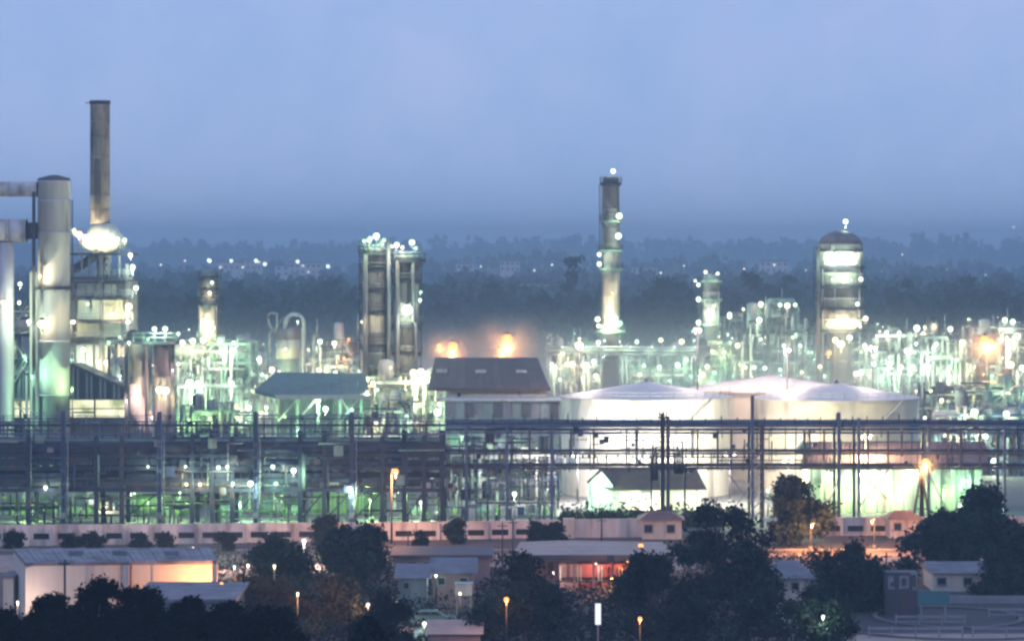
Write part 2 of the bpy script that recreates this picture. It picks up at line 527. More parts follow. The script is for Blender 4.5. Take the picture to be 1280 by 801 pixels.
    if len(zs) > 1: part(sb, 'stair', rnd.choice(['grey', 'galv', 'dark']), t)
    for k in range(top_vents):
        xa = rnd.uniform(x0, x1)
        part(MB().cyl(xa, d + dep * 0.5, zt - 0.5, zt + rnd.uniform(1.5, 4.5), 0.15, 0.1, 8), 'vent_pipe', 'galv', t)
    for L in lamps: lamp(t, L[0], L[1], d - rnd.choice([1.9, 2.3, 2.8]), L[2], L[3], (L[4] if len(L) > 4 else 1.0) * 0.8)
    for k in range(int(nl * 1.8)):
        z = rnd.choice(zs) + rnd.choice([1.6, -1.2, 2.2])
        x = rnd.choice(xs) + rnd.uniform(-1, 1)
        dl = d + rnd.choice([-2.4, -2.4, dep * 0.35, dep * 0.65])  # the inner depths are lamps added to fill the frame with light
        px = 640 + x * F / dl; py = YH + (H - z) * F / dl
        lamp(t, px, py, dl, rpx[0] * 0.7 + (rpx[1] - rpx[0] * 0.7) * rnd.random() ** 1.8, rnd.choice(lk + 'yl'), lpw * rnd.choice([.5, 1, 1.5]))
    return t

def clutter(parent, x0, x1, y0, y1, z0, z1, n, mats, seed, vert=.5, rmax=.2, name='small_pipework'):
    rnd = random.Random(seed)
    cb = MB()
    for k in range(n):
        xa, za, ya = rnd.uniform(x0, x1), rnd.uniform(z0, z1), rnd.uniform(y0, y1)
        r, ln, mi, u = rnd.uniform(.05, rmax), rnd.uniform(1, 6), rnd.randrange(len(mats)), rnd.random()
        if u < vert: cb.tube([(xa, ya, max(z0, za - ln)), (xa, ya, za)], r, 5, mi)
        elif u < vert + .2: cb.tube([(max(x0, xa - ln), ya, za), (min(x1, xa + ln), ya, za)], r, 5, mi)
        elif u < vert + .32: cb.tube([(xa, ya, max(z0, za - ln)), (xa, ya, za), (xa + ln * .4, ya, za), (xa + ln * .4, ya + 1.2, za)], r, 5, mi)
        else: cb.boxb(xa - r * 4, xa + r * 4, ya - r * 2, ya + r * 2, za - r * 6, za + r * 3, mi)
    return part(cb, name, mats, parent, 'stuff')

def tower(name, label, cat, px, d, rings, mats, plats=(), lamps=(), lad=None, group=None, n=24):
    """a tall round vessel: rings = [(py, radius px)...] from top down; every span is a shell section"""
    x = wx(px, d)
    t = thing(name, label, cat, (x, d, 0), group)
    zs = [(wz(py, d), r * d / F) for py, r in rings]
    zs.append((0.0, zs[-1][1]))
    for i in range(len(zs) - 1):
        (za, ra), (zb, rb) = zs[i], zs[i + 1]
        if za - zb < 0.02: continue
        m = mats[min(i, len(mats) - 1)]
        b = MB().lathe(x, d, [(rb, zb), (ra, za - 0.25 if za - zb > 1 else za)] + ([(ra * 1.03, za - 0.24), (ra * 1.03, za)] if za - zb > 1 else []), n)
        part(b, 'shell_section', m, t)
    for pl in plats:
        ring_platform(t, x, d, wz(pl[0], d), pl[1] * d / F, pl[2] * d / F, pl[3] if len(pl) > 3 else 'dark')
    rr = random.Random(int(px))
    for a in (-2.5, -0.75, -1.9)[:2 if zs[0][1] < 2.2 else 3]:
        R = max(q[1] for q in zs[:-1]) + .25
        za = zs[min(1 + rr.randrange(3), len(zs) - 2)][0]
        part(MB().tube([(x + (R - .5) * math.cos(a), d + (R - .5) * math.sin(a), za), (x + R * math.cos(a), d + R * math.sin(a), za), (x + R * math.cos(a), d + R * math.sin(a), 1)], rr.choice([.1, .15, .2]), 6), 'riser_pipe', rr.choice(['grey', 'shell', 'dark']), t)
    if lad: ladder(t, x + lad[0] * d / F, d - lad[1] * d / F, wz(lad[3], d), wz(lad[2], d))
    for L in lamps:
        dd = L[5] if len(L) > 5 else d - zs[1][1] - 2.2
        lamp(t, L[0], L[1], dd, L[2], L[3], L[4])
    return t

def building(name, label, cat, px0, px1, pyt, d, dep, wall, roof, rtype='flat', rh=1.0, over=0.4, base=0.0, group=None, windows=(), winmat='glass', zbase=0.0):
    x0, x1 = wx(px0, d), wx(px1, d)
    zt = wz(pyt, d)
    t = thing(name, label, cat, ((x0 + x1) / 2, d + dep / 2, zbase), group)
    part(MB().boxb(x0, x1, d, d + dep, zbase, zt), 'wall', wall, t)
    if rtype == 'flat':
        b = MB().boxb(x0 - over, x1 + over, d - over, d + dep + over, zt, zt + rh)
        rf = part(b, 'roof', roof, t)
    elif rtype == 'gable':      # ridge along x
        yc = d + dep / 2
        rf = part(MB().prism([(x0 - over, d - over, zt + 0.01), (x0 - over, yc, zt + rh), (x0 - over, d + dep + over, zt + 0.01)], (x1 - x0 + 2 * over, 0, 0)), 'roof', roof, t)
    elif rtype == 'hip':
        yc = d + dep / 2; e = min((x1 - x0) * 0.25, dep / 2)
        v = [(x0 - over, d - over, zt + 0.01), (x1 + over, d - over, zt + 0.01), (x1 + over, d + dep + over, zt + 0.01), (x0 - over, d + dep + over, zt + 0.01), (x0 + e, yc, zt + rh), (x1 - e, yc, zt + rh)]
        rf = part(MB().add(v, [(0, 1, 5, 4), (1, 2, 5), (2, 3, 4, 5), (3, 0, 4), (3, 2, 1, 0)]), 'roof', roof, t)
    for w in windows:           # (px0, px1, py0, py1)
        a0, a1 = wx(w[0], d), wx(w[1], d); b1, b0 = wz(w[2], d), wz(w[3], d)
        fr = MB()
        fr.boxb(a0 - 0.12, a1 + 0.12, d - 0.1, d - 0.003, b1, b1 + 0.12); fr.boxb(a0 - 0.12, a1 + 0.12, d - 0.16, d - 0.003, b0 - 0.12, b0)
        fr.boxb(a0 - 0.12, a0, d - 0.1, d - 0.003, b0, b1); fr.boxb(a1, a1 + 0.12, d - 0.1, d - 0.003, b0, b1)
        wo = part(fr, 'window', 'grey', t)
        part(MB().boxb(a0, a1, d - 0.05, d - 0.004, b0, b1), 'pane', w[4] if len(w) > 4 else winmat, wo)
    return t


def sheets(parent, A, B, C, D, n, mats, lift=0.03, name='roof_sheet'):
    """separate roofing sheets laid over a sloping plane A-B (eave) to D-C (ridge)"""
    A, B, C, D = (Vector(p) for p in (A, B, C, D))
    nv = (B - A).cross(D - A).normalized()
    if nv.z < 0: nv = -nv
    for i in range(n):
        f0, f1 = i / n + .004, (i + 1) / n - .004
        a, b, c, d_ = A.lerp(B, f0), A.lerp(B, f1), D.lerp(C, f1), D.lerp(C, f0)
        o = nv * (lift + .03 * (i % 2))
        mb = MB().prism([a + o, b + o, c + o, d_ + o], -nv * .02)
        m1, m2 = a.lerp(b, .5) + o, d_.lerp(c, .5) + o
        mb.beam(m1, m2, .12, .1); mb.beam(a + o, d_ + o, .1, .1)
        part(mb, name, mats[(i * 5 + i // 3) % len(mats)], parent)

M['rbrown2'] = mat('faded_brown_sheet_roof', (0.125, 0.085, 0.075), 0.8, 0, 0.4, 0.5, False, 0.25, (0.07, 0.05, 0.05))
M['rteal2'] = mat('faded_teal_sheet_roof', (0.115, 0.17, 0.15), 0.7, 0, 0.35, 0.5, False, 0.25, (0.08, 0.08, 0.07))
M['rgrey2'] = mat('stained_grey_sheet_roof', (0.26, 0.24, 0.27), 0.8, 0, 0.4, 0.4, False, 0.4, (0.09, 0.07, 0.075))
M['rred2'] = mat('faded_red_sheet_roof', (0.24, 0.14, 0.135), 0.8, 0, 0.35, 0.5)

# ================================================================== ground, hills, haze
g = MB()
xs_ = [-2600, -600, -200, 200, 600, 2600]
ys_ = [-700, 60, 300, 420, 900, 2000, 6600]
vs = [(x, y, 0) for y in ys_ for x in xs_]
fs = [(j * 6 + i, j * 6 + i + 1, (j + 1) * 6 + i + 1, (j + 1) * 6 + i) for j in range(6) for i in range(5)]
g.add(vs, fs)
setting(g, 'ground', 'soil')
setting(MB().add([(-190, 415, .004), (210, 415, .004), (330, 900, .004), (-330, 900, .004)], [(0, 1, 2, 3)]), 'plant_yard', 'conc')
setting(MB().add([(-190, 363, .004), (210, 370, .004), (210, 391, .004), (-190, 384, .004)], [(0, 1, 2, 3)]), 'road', 'dirtroad')
setting(MB().boxb(-190, 190, 384.2 + 7.5, 384.9 + 7.5, 0, 0.14), 'kerb', 'kerb')

def ridge(name, d, dep, hfun, x0, x1, n=120):
    b = MB()
    vs, fs = [], []
    prof = [(0.0, -0.02), (0.25, 0.55), (0.5, 1.0), (0.8, 0.8), (1.0, 0.0)]
    for i in range(n + 1):
        x = x0 + (x1 - x0) * i / n
        h = hfun(x)
        for u, k in prof: vs.append((x, d + dep * u, h * k))
    w = len(prof)
    for i in range(n):
        for j in range(w - 1):
            fs.append((i * w + j, (i + 1) * w + j, (i + 1) * w + j + 1, i * w + j + 1))
    b.add(vs, fs, 0, True)
    return setting(b, name, 'hill')
def h_low(x): return 12 + 5 * math.sin(x / 140 + 1) + 3 * math.sin(x / 61 + 2) + 3 * math.sin(x / 23)
def h_far(x): return 33 + 4 * math.sin(x / 330 + 0.5) + 3 * math.sin(x / 120 + 2) + 1 * math.sin(x / 47)
ridge('low_hills', 2700, 900, h_low, -1500, 1500)
ridge('far_hills', 4600, 1600, h_far, -2200, 2200)

# ------------------------------------------------------------------ foliage helpers
def leaf_cards(rng, cents, size, mi=0):
    """numpy arrays of folded leaf cards at the centres"""
    n = len(cents)
    a = rng.normal(size=(n, 3)); a /= np.linalg.norm(a, axis=1)[:, None]
    b = rng.normal(size=(n, 3)); b -= a * (a * b).sum(1)[:, None]; b /= np.linalg.norm(b, axis=1)[:, None]
    s = size * rng.uniform(0.6, 1.35, n)[:, None]
    w = s * rng.uniform(0.45, 0.8, n)[:, None]
    p0 = cents - a * s; p1 = cents + b * w; p2 = cents + a * s; p3 = cents - b * w
    return np.stack([p0, p1, p2, p3], 1).reshape(-1, 3)
def mesh_from_quads(name, V, m):
    n = len(V) // 4
    me = bpy.data.meshes.new(name)
    me.vertices.add(len(V)); me.vertices.foreach_set('co', V.astype(np.float32).ravel())
    me.loops.add(len(V)); me.loops.foreach_set('vertex_index', np.arange(len(V), dtype=np.int32))
    me.polygons.add(n); me.polygons.foreach_set('loop_start', np.arange(0, len(V), 4, dtype=np.int32))
    me.polygons.foreach_set('loop_total', np.full(n, 4, dtype=np.int32))
    me.materials.append(M[m]); me.update(); me.validate()
    return me

def crown_points(rng, W, z0, z1, ncl, per, spread, flat=0.62, nl=17):
    """clump centres on limbs through an uneven crown, then leaf centres round each clump"""
    c = []
    k = 0
    hz = (z1 - z0) / 2
    lobes = [(rng.uniform(-0.55, 0.55) * W, rng.uniform(-0.5, 0.5) * W, z0 + hz * (0.55 + rng.uniform(0, 0.95)), rng.uniform(0.38, 0.6) * W) for _ in range(1)]
    for _ in range(nl):
        a, q = rng.uniform(0, 6.283), rng.uniform(0.05, 1) ** 0.6 * 0.95
        zz = z0 + 2 * hz * rng.uniform(0.08, 0.95) * (1.0 - 0.45 * q * q)
        lobes.append((q * W * math.cos(a), q * W * math.sin(a), zz, rng.uniform(0.13, 0.34) * W))
    while len(c) < ncl:
        L = lobes[rng.integers(len(lobes))]
        v = rng.normal(size=3); v /= np.linalg.norm(v)
        rr = L[3] * rng.uniform(0.55, 1.0) ** 0.6
        p = np.array([L[0], L[1], L[2]]) + v * rr * np.array([1, 1, min(flat, hz / W * 0.8)])
        p[2] = min(max(p[2], z0), z1)
        c.append(p)
    c = np.array(c)
    c[:, 2] = z0 + (c[:, 2] - c[:, 2].min()) / (np.ptp(c[:, 2]) + 1e-6) * (z1 - z0)
    cl = np.repeat(c, per, 0)
    pts = cl + rng.normal(size=cl.shape) * spread * np.array([1, 1, 0.75])
    return c, pts

TREEMESH = {}
def tree_mesh(seed, W, Hh, leaf, ncl=70, per=90, lf=0.3, spread=0.6, zc=0.28, flat=0.62, nl=17):
    rng = np.random.default_rng(seed)
    c, pts = crown_points(rng, W, Hh * zc, Hh - spread, ncl, per, spread, flat, nl)
    me = mesh_from_quads('crown', leaf_cards(rng, pts, lf), leaf)
    b = MB()
    tr = max(0.12, Hh * 0.022)
    b.tube([(0, 0, -0.1), (0.1, 0, Hh * 0.2), (-0.05, 0.1, Hh * 0.45), (0, 0, Hh * 0.75)], tr, 8, 0, tr * 0.3)
    for i in rng.choice(len(c), min(14, len(c)), replace=False):
        q = c[i]; s = Hh * rng.uniform(0.2, 0.5)
        b.tube([(0, 0, s), (q[0] * 0.5, q[1] * 0.5, s + (q[2] - s) * 0.65), tuple(q)], tr * 0.45, 5, 0, tr * 0.1)
    return me, b.mesh('trunk', 'bark')
def plant_tree(label, px, pyt, hw, d, leaf='leafb', seed=1, ncl=70, per=90, lf=None, spread=None, zc=0.28, group=None, cat='tree', name='tree', rot=0, flat=0.62, nl=17):
    """a tree standing on the ground at distance d, hw = half width in photograph pixels"""
    Hh = wz(pyt, d); W = hw * d / F
    lf = (lf or 0.028 * W + 0.12) * 0.72; per = int(per * 1.7)
    spread = (spread or 0.12 * W + 0.15) * 0.72
    t = thing(name, label, cat, (wx(px, d), d, 0), group)
    t.rotation_euler.z = rot
    cm, tm = tree_mesh(seed, W * 0.78, Hh, leaf, ncl, per, lf, spread, zc, flat, nl)
    for nm, me in (('crown', cm), ('trunk', tm)):
        o = bpy.data.objects.new(nm, me); COL.objects.link(o); o.parent = t
    return t

# far wood: nobody could count it
rng = np.random.default_rng(11)
temps = []
for k in range(8):
    c, pts = crown_points(rng, 1.0, 0.12, 1.0, 16, 9, 0.13)
    temps.append(pts)
quads = []
def wood(n, d0, d1, h0, h1, zfun=lambda x, y: 0.0, keep=None, size=1.0):
    for i in range(n):
        d = d0 + (d1 - d0) * rng.random() ** 1.3
        x = rng.uniform(-0.2, 0.2) * d * 1.15
        if keep and not keep(x, d): continue
        h = rng.uniform(h0, h1); w = h * rng.uniform(0.45, 0.75)
        p = temps[rng.integers(8)] * np.array([w, w, h]) * np.array([1, 1, 1])
        a = rng.uniform(0, 6.28); ca, sa = math.cos(a), math.sin(a)
        q = p.copy(); q[:, 0] = p[:, 0] * ca - p[:, 1] * sa + x; q[:, 1] = p[:, 0] * sa + p[:, 1] * ca + d; q[:, 2] += zfun(x, d)
        quads.append(leaf_cards(rng, q, 0.13 * h * size))
def zlow(x, d):
    u = (d - 2700) / 900
    return h_low(x) * np.interp(u, [0, .25, .5, .8, 1], [0, .55, 1, .8, 0]) - 1
wood(650, 1080, 1500, 9, 19)
wood(700, 1500, 2600, 10, 20)
wood(900, 2650, 3300, 7, 15, zlow, None, 1.25)
def zfar(x, d):
    return h_far(x) * np.interp((d - 4600) / 1600, [0, .25, .5, .8, 1], [0, .55, 1, .8, 0]) - 2
wood(900, 4750, 5450, 8, 24, zfar, None, 1.3)
wd = bpy.data.objects.new('far_wood', mesh_from_quads('far_wood', np.concatenate(quads), 'leaff'))
COL.objects.link(wd); wd['kind'] = 'stuff'
# trees that stand out of it
for i, (px, pyt, hw, d, lab) in enumerate([
        (713, 321, 17, 1250, 'tall twin-topped tree rising above the far wood left of the tall lit column'),
        (830, 346, 42, 1150, 'broad dome-shaped far tree between the tall column and the small lit column'),
        (945, 342, 34, 1180, 'rounded dark far tree between the small lit column and the banded drum tower'),
        (1140, 352, 38, 1150, 'rounded far tree standing right of the banded drum tower'),
        (985, 345, 30, 1230, 'far tree crown just left of the banded drum tower'),
        (610, 352, 26, 1200, 'far tree behind the brown warehouse roof, left of the big orange glow'),
        (1205, 348, 30, 1300, 'far tree at the back right above the orange glow'),
        (305, 352, 40, 1250, 'broad far tree in front of the pale distant town on the left'),
        (415, 350, 30, 1200, 'far tree just left of the twin dark columns')]):
    plant_tree(lab, px, pyt, hw, d, 'leaff', 40 + i, 46, 34, 1.1, 1.6, 0.1, 'single trees of the far wood')

# far town on the low hills
def far_house(px0, px1, pyt, pyb, d, lab, wall, lit):
    x0, x1 = wx(px0, d), wx(px1, d); zt, zb = wz(pyt, d), wz(pyb, d)
    t = thing('distant_building', lab, 'building', ((x0 + x1) / 2, d, 0), 'pale buildings of the distant town')
    part(MB().boxb(x0, x1, d, d + 12, 0, zt), 'wall', wall, t)
    part(MB().boxb(x0 - 0.5, x1 + 0.5, d - 0.5, d + 12.5, zt, zt + 1.2), 'roof', 'rgrey', t)
    n = max(2, int((x1 - x0) / 4)); m = max(1, int((zt - zb) / 4))
    for j in range(m):
        for i in range(n):
            xx = x0 + (i + 0.5) * (x1 - x0) / n; zz = zb + (j + 0.4) * (zt - zb) / m
            part(MB().boxb(xx - 1, xx + 1, d - 0.12, d - 0.01, zz, zz + 1.7), 'window', 'winw' if lit and (i * 7 + j * 3) % 4 == 0 else 'glass', t)
M['farwall'] = mat('pale_far_wall', (0.7, 0.6, 0.6), 0.9, 0, 0.1, 0.1)
for a in [(272, 300, 328, 340, 2600, 'long low pale building, leftmost of the distant town', 1), (300, 327, 325, 338, 2620, 'pale two storey block in the middle of the distant town', 1),
          (344, 362, 333, 346, 2560, 'small pale block left of the pinkish distant building', 0), (362, 402, 329, 352, 2580, 'pinkish wide block at the right end of the distant town', 1),
          (790, 822, 335, 350, 2500, 'hazy pale block right of the tall lit column', 0), (950, 985, 327, 342, 2550, 'hazy pale block far behind the lit steel frame', 0),
          (625, 650, 327, 340, 2600, 'hazy pale block left of the tall twin-topped tree', 0), (570, 592, 330, 345, 2560, 'hazy pale block right of the twin dark columns', 0)]:
    far_house(a[0], a[1], a[2], a[3], a[4], a[5], 'farwall', a[6])
for i, (px, py, r, k, lab) in enumerate([(231, 326, 1.5, 'p', 'leftmost faint lamp of the distant town, on a tall pole'), (261, 325, 2.6, 'w', 'bright white lamp above the left end of the distant town'),
        (289, 326, 2.6, 'w', 'white lamp over the long low distant building'), (320, 326, 3, 'w', 'big white lamp over the middle of the distant town'), (331, 330, 3, 'w', 'white lamp just right of the middle distant block'),
        (372, 327, 2.8, 'w', 'white lamp over the pinkish distant building'), (410, 333, 3, 'w', 'white lamp at the right end of the distant town'), (647, 351, 2, 'p', 'faint pink lamp in the far wood left of the twin-topped tree'),
        (1267, 284, 2.2, 'p', 'pinkish lamp high on the far hill at the right'), (1272, 356, 2.2, 'p', 'pinkish lamp in the far wood at the right edge'), (1128, 318, 1.2, 'p', 'tiny lamp on the far hill right of the drum tower'), (578, 342, 1.5, 'w', 'small lamp in the far wood right of the twin columns'),
        (601, 333, 1.4, 'p', 'faint lamp on the low far hill above the left orange glow'), (668, 338, 1.6, 'p', 'faint lamp on the low far hill left of the twin-topped tree'), (690, 331, 1.3, 'w', 'tiny lamp on the low far hill just left of the twin-topped tree'), (801, 337, 1.8, 'p', 'lamp of the hazy block right of the tall lit column'), (826, 341, 1.4, 'w', 'tiny lamp on the low far hill between the tall and the short column'),
        (855, 332, 1.3, 'p', 'tiny lamp on the low far hill left of the short lit column'), (930, 336, 1.5, 'p', 'faint lamp on the low far hill right of the short lit column'), (968, 331, 1.8, 'p', 'lamp of the hazy block left of the banded drum tower'), (1008, 338, 1.4, 'w', 'tiny lamp on the low far hill beside the banded drum tower'), (1102, 340, 1.4, 'p', 'tiny lamp on the low far hill just right of the banded drum tower'), (1183, 336, 1.6, 'w', 'faint lamp on the low far hill right of the domed far tree'), (1232, 343, 1.5, 'p', 'faint lamp on the low far hill above the orange glow at the right'), (201, 331, 1.4, 'w', 'tiny lamp on the low far hill just right of the furnace house')]):
    d = 2540 if py > 290 else 4900
    x = wx(px, d); z = wz(py, d)
    t = thing('distant_lamp', lab, 'lamp', (x, d, 0), 'lamps of the distant town')
    part(MB().cyl(x, d + 0.8, 0, z - 0.5, 0.3, 0.2, 8), 'pole', 'grey', t)
    lamp(t, px, py, d, r, k, 0, 'lamp_head')

# ================================================================== the plant, left side
# -- flue duct
d = 520; x = wx(67.5, d); s = d / F
t = thing('flue_duct', 'tall pale streaked flue duct with two side ducts at the left edge', 'duct', (x, d, 0))
zz = [(226, 20.5), (250, 20.5), (290, 20.2), (358, 20.2), (425, 20.2), (492, 20.2)]
for (a, ra), (b_, rb) in zip(zz[:-1], zz[1:]):
    part(MB().lathe(x, d, [(rb * s, wz(b_, d)), (ra * s, wz(a, d) - 0.25), (ra * s * 1.03, wz(a, d) - 0.24), (ra * s * 1.03, wz(a, d))], 28), 'duct_section', 'duct', t)
part(MB().lathe(x, d, [(20 * s, 0), (20 * s, wz(492, d) - 0.3), (21.5 * s, wz(492, d) - 0.29), (21.5 * s, wz(492, d))], 28), 'duct_section', 'grey', t)
part(MB().lathe(x, d, [(21 * s, wz(226, d)), (20 * s, wz(223, d)), (5 * s, wz(219, d)), (1 * s, wz(219, d))], 28), 'cap', 'mauve', t)
for (pa, pb, xr, m) in ((227, 246, 47, 'duct'), (274, 303, 34, 'duct')):
    zc = (wz(pa, d) + wz(pb, d)) / 2; r = (pb - pa) / 2 * s
    for j, (xa, xb) in enumerate(((-60, -22), (-22, 12), (12, xr))):
        b = MB().tube([(wx(xa, d), d, zc), (wx(xb, d) - 0.05, d, zc)], r, 20)
        b.tube([(wx(xb, d) - 0.3, d, zc), (wx(xb, d) - 0.05, d, zc)], r * 1.06, 20)
        part(b, 'side_duct', m, t)
part(MB().tube([(wx(34, d), d, wz(288.5, d)), (wx(48, d), d, wz(288.5, d))], 10.5 * s, 20), 'expansion_joint', 'dark', t)
part(MB().boxb(wx(45.5, d) - .25, wx(45.5, d) + .25, d - 3.0, d - 2.6, 0, wz(240, d)), 'support_post', 'dark', t)
for j, (a, b_) in enumerate(((303, 365),)):
    part(MB().lathe(wx(8, d), d, [(9.5 * s, 0), (9.5 * s, wz(a, d))], 20), 'drop_leg', 'duct', t)
part(MB().boxb(wx(36, d), wx(47, d), d + 1, d + 3, 0, wz(340, d)), 'riser_casing', 'cream', t)
ladder(t, wx(88.5, d), d - .3, 2, wz(250, d), .5)
ring_platform(t, x, d, wz(358, d), 20.3 * s, 23 * s, 'dark', False)
for L in ((52, 405, 6.5, 'y', .7), (25, 355, 3.2, 'w', .8), (4, 378, 3.6, 'y', .8), (24, 378, 2.6, 'w', .6), (36, 402, 3.4, 'w', .8), (12, 402, 2.6, 'g', .6), (50, 345, 2.2, 'y', .9), (92, 402, 2.5, 'y', .6), (40, 470, 2.2, 'g', 1.6), (90, 485, 2.2, 'l', 1.8), (30, 520, 2.4, 'g', 1.4)):  # low green entries at the end are added fill lamps
    lamp(t, L[0], L[1], d - 4.2, L[2], L[3], L[4])

process_frame('dark steel pipe structure below the flue duct at the left edge', -30, 44, 382, 545, 14, 5, 4, 3, [(10, 470, 3, 'g', .5), (30, 445, 2, 'g', .5)], 5, 'gg', .35, 'navy', None, 7, 12)
# pale vessel bottom left
tower('storage_vessel', 'grey upright vessel under the dark structure at the left edge', 'vessel', 2, 528, [(470, 15), (476, 16)], ['cream', 'grey'])

# -- furnace building with hopper, then its stack
d = 575; s = d / F
x0, x1, xc = wx(92, d), wx(160, d), wx(125, d)
t = thing('furnace_house', 'white panelled furnace house with a glaring hopper under the brown stack', 'furnace', (xc, d + 8, 0))
part(MB().boxb(x0, x1, d + 0.6, d + 15, 0, wz(352, d)), 'casing', 'shell', t)
for (pa, pb, cols) in ((354, 370, [(96, 107), (107.6, 118.5), (119, 125.5), (130, 139), (139.5, 147), (147.5, 157)]), (373, 399, [(97, 125), (129, 156)]), (403, 421, [(96, 125), (129, 157)]), (431, 470, [(95, 106), (107, 116), (119, 127), (131, 146), (147, 157)])):
    for (qa, qb) in cols:
        part(MB().boxb(wx(qa, d), wx(qb, d), d + 0.2, d + 0.59, wz(pb, d), wz(pa, d)), 'panel', 'cream' if pa < 425 else 'shellp', t)
for px in (91, 127.5, 160):
    part(MB().boxb(wx(px, d) - .3, wx(px, d) + .3, d - 1.6, d - 1.0, 0, wz(330 if px != 127.5 else 318, d)), 'column', 'shell', t)
for py in (346, 371, 400, 424):
    dk = part(MB().boxb(wx(87, d), wx(168, d), d - 2.6, d + 0.2, wz(py, d) - .55, wz(py, d)), 'deck', 'dark', t)
    part(rail(MB(), [(wx(87, d), d - 2.5, wz(py, d)), (wx(168, d), d - 2.5, wz(py, d))], 1.2, .09, 1.6), 'handrail', 'grey', dk)
dk = part(MB().boxb(wx(86, d), wx(163, d), d - 2.2, d + 12, wz(316, d) - .45, wz(316, d)), 'deck', 'dark', t)
part(rail(MB(), [(wx(86, d), d - 2.1, wz(316, d)), (wx(163, d), d - 2.1, wz(316, d))], 1.3, .1, 1.6), 'handrail', 'galv', dk)
part(MB().lathe(xc, d + 5, [(9 * s, wz(346, d)), (9 * s, wz(316, d)), (26 * s, wz(311, d)), (30 * s, wz(304, d)), (21 * s, wz(290, d)), (13 * s, wz(279, d))], 24), 'hopper', 'cream', t)
part(MB().tube([P(82, 338, d + 1), P(98, 334, d + 1), P(116, 322, d + 1), P(124, 316, d + 3)], 5.5 * s, 12), 'breeching', 'mauve', t)
part(MB().lathe(wx(132, d), d + 1, [(5 * s, wz(346, d)), (5 * s, wz(322, d))], 12), 'downcomer', 'grey', t)
for px in (103, 112, 137, 150):
    part(MB().boxb(wx(px, d) - .15, wx(px, d) + .15, d - .8, d - .5, wz(346, d), wz(316, d)), 'post', 'grey', t)
for L in ((92, 288, 3.4, 'y', 1.6), (99, 293, 5, 'y', 2.0), (107, 297, 5.5, 'y', 2.0), (116, 300, 5.5, 'y', 2.0), (125, 302, 5, 'y', 2.0), (135, 301, 4, 'y', 1.4), (147, 299, 3, 'w', 1.2), (156, 300, 3, 'w', 1), (163, 319, 3.5, 'w', 1.2), (166, 334, 4, 'w', 1.4), (170, 360, 4, 'w', 1.2), (161, 383, 5.5, 'y', 2), (90, 402, 3, 'y', .8), (136, 428, 2.5, 'g', .7), (160, 402, 3, 'w', .8),
          (104, 437, 4, 'w', 1.0), (102, 452, 4, 'w', 1.0), (123, 452, 4, 'y', 1.0), (134, 453, 5, 'y', 1.2), (156, 452, 4, 'p', 1.2), (140, 436, 2.2, 'o', .5), (90, 450, 2.5, 'g', .6), (110, 380, 2, 'w', .7), (140, 392, 2.6, 'y', 1.0)):
    lamp(t, L[0], L[1], d - (3.4 if L[1] > 310 else 1.5), L[2], L[3], L[4])
# stack
ds = d + 5; s = ds / F
t = thing('chimney_stack', 'tall brown stained stack with a dark rim above the glaring hopper', 'chimney', (wx(125, ds), ds, wz(279, ds)))
lv = [280, 262, 243, 219, 196, 172, 151, 131]
for i in range(len(lv) - 1):
    ra = 12.3 + 0.15 * (i == 2)
    part(MB().lathe(wx(125, ds), ds, [(ra * s, wz(lv[i], ds)), (ra * s, wz(lv[i + 1], ds) - .2), (ra * s * 1.04, wz(lv[i + 1], ds) - .19), (ra * s * 1.04, wz(lv[i + 1], ds))], 24), 'stack_section', 'stack', t)
part(MB().lathe(wx(125, ds), ds, [(12.3 * s, wz(131, ds)), (13.2 * s, wz(129.5, ds)), (13.2 * s, wz(126, ds)), (10.8 * s, wz(126, ds)), (10.8 * s, wz(129, ds))], 24, 0, True, False, True), 'rim', 'dark', t)
part(MB().boxb(wx(107, ds), wx(112.5, ds), ds - .3, ds + .3, wz(129.5, ds), wz(128, ds)), 'sampling_arm', 'galv', t)
ladder(t, wx(124, ds), ds - 12.9 * s - .1, wz(276, ds), wz(200, ds), .7)

# -- shed with lit glazing
d = 545
x0, x1 = wx(14, d), wx(162, d)
t = thing('compressor_shed', 'dark corrugated shed with sloping roof and bright yellow glazed band', 'shed', ((x0 + x1) / 2, d + 7, 0))
pl = [(wx(14, d), d, wz(470, d)), (wx(14, d), d, wz(499, d)), (x1, d, wz(499, d)), (x1, d, wz(488, d)), (wx(88, d), d, wz(456, d))]
part(MB().prism(pl, (0, 14, 0)), 'gable_wall', 'navy', t)
for i in range(26):
    px = 16 + i * 5.7
    zt = np.interp(px, [14, 88, 162], [wz(470, d), wz(456, d), wz(488, d)])
    part(MB().boxb(wx(px, d), wx(px + 3, d), d - .18, d - .004, wz(498, d), zt), 'cladding_sheet', 'wallg' if i % 3 else 'navy', t)
part(MB().beam(P(88, 455, d - .4), P(164, 487.5, d - .4), .5, .5).beam(P(88, 455, d + 14.2), P(164, 487.5, d + 14.2), .5, .5), 'verge', 'mauve', t)
part(MB().boxb(x0, x1, d, d + 14, 0, wz(522, d)), 'lower_wall', 'mauve', t)
part(MB().boxb(x0 + .2, x1 - .2, d + 1.5, d + 13.8, wz(522, d), wz(499, d)), 'core', 'cream', t)
for (a, b_) in ((16, 45), (86, 117), (119.5, 160)):
    for (pa, pb) in ((500, 510), (511.3, 521)):
        part(MB().boxb(wx(a, d), wx(b_, d), d + .1, d + .2, wz(pb, d), wz(pa, d)), 'glazing_pane', 'winy', t)
for px in (14.5, 45.6, 85.5, 118.2, 160.7):
    part(MB().boxb(wx(px, d) - .12, wx(px, d) + .12, d - .02, d + .3, wz(522, d), wz(499, d)), 'mullion', 'navy', t)
part(MB().boxb(x0, x1, d + .02, d + .3, wz(511.3, d), wz(510, d)), 'transom', 'rred', t)

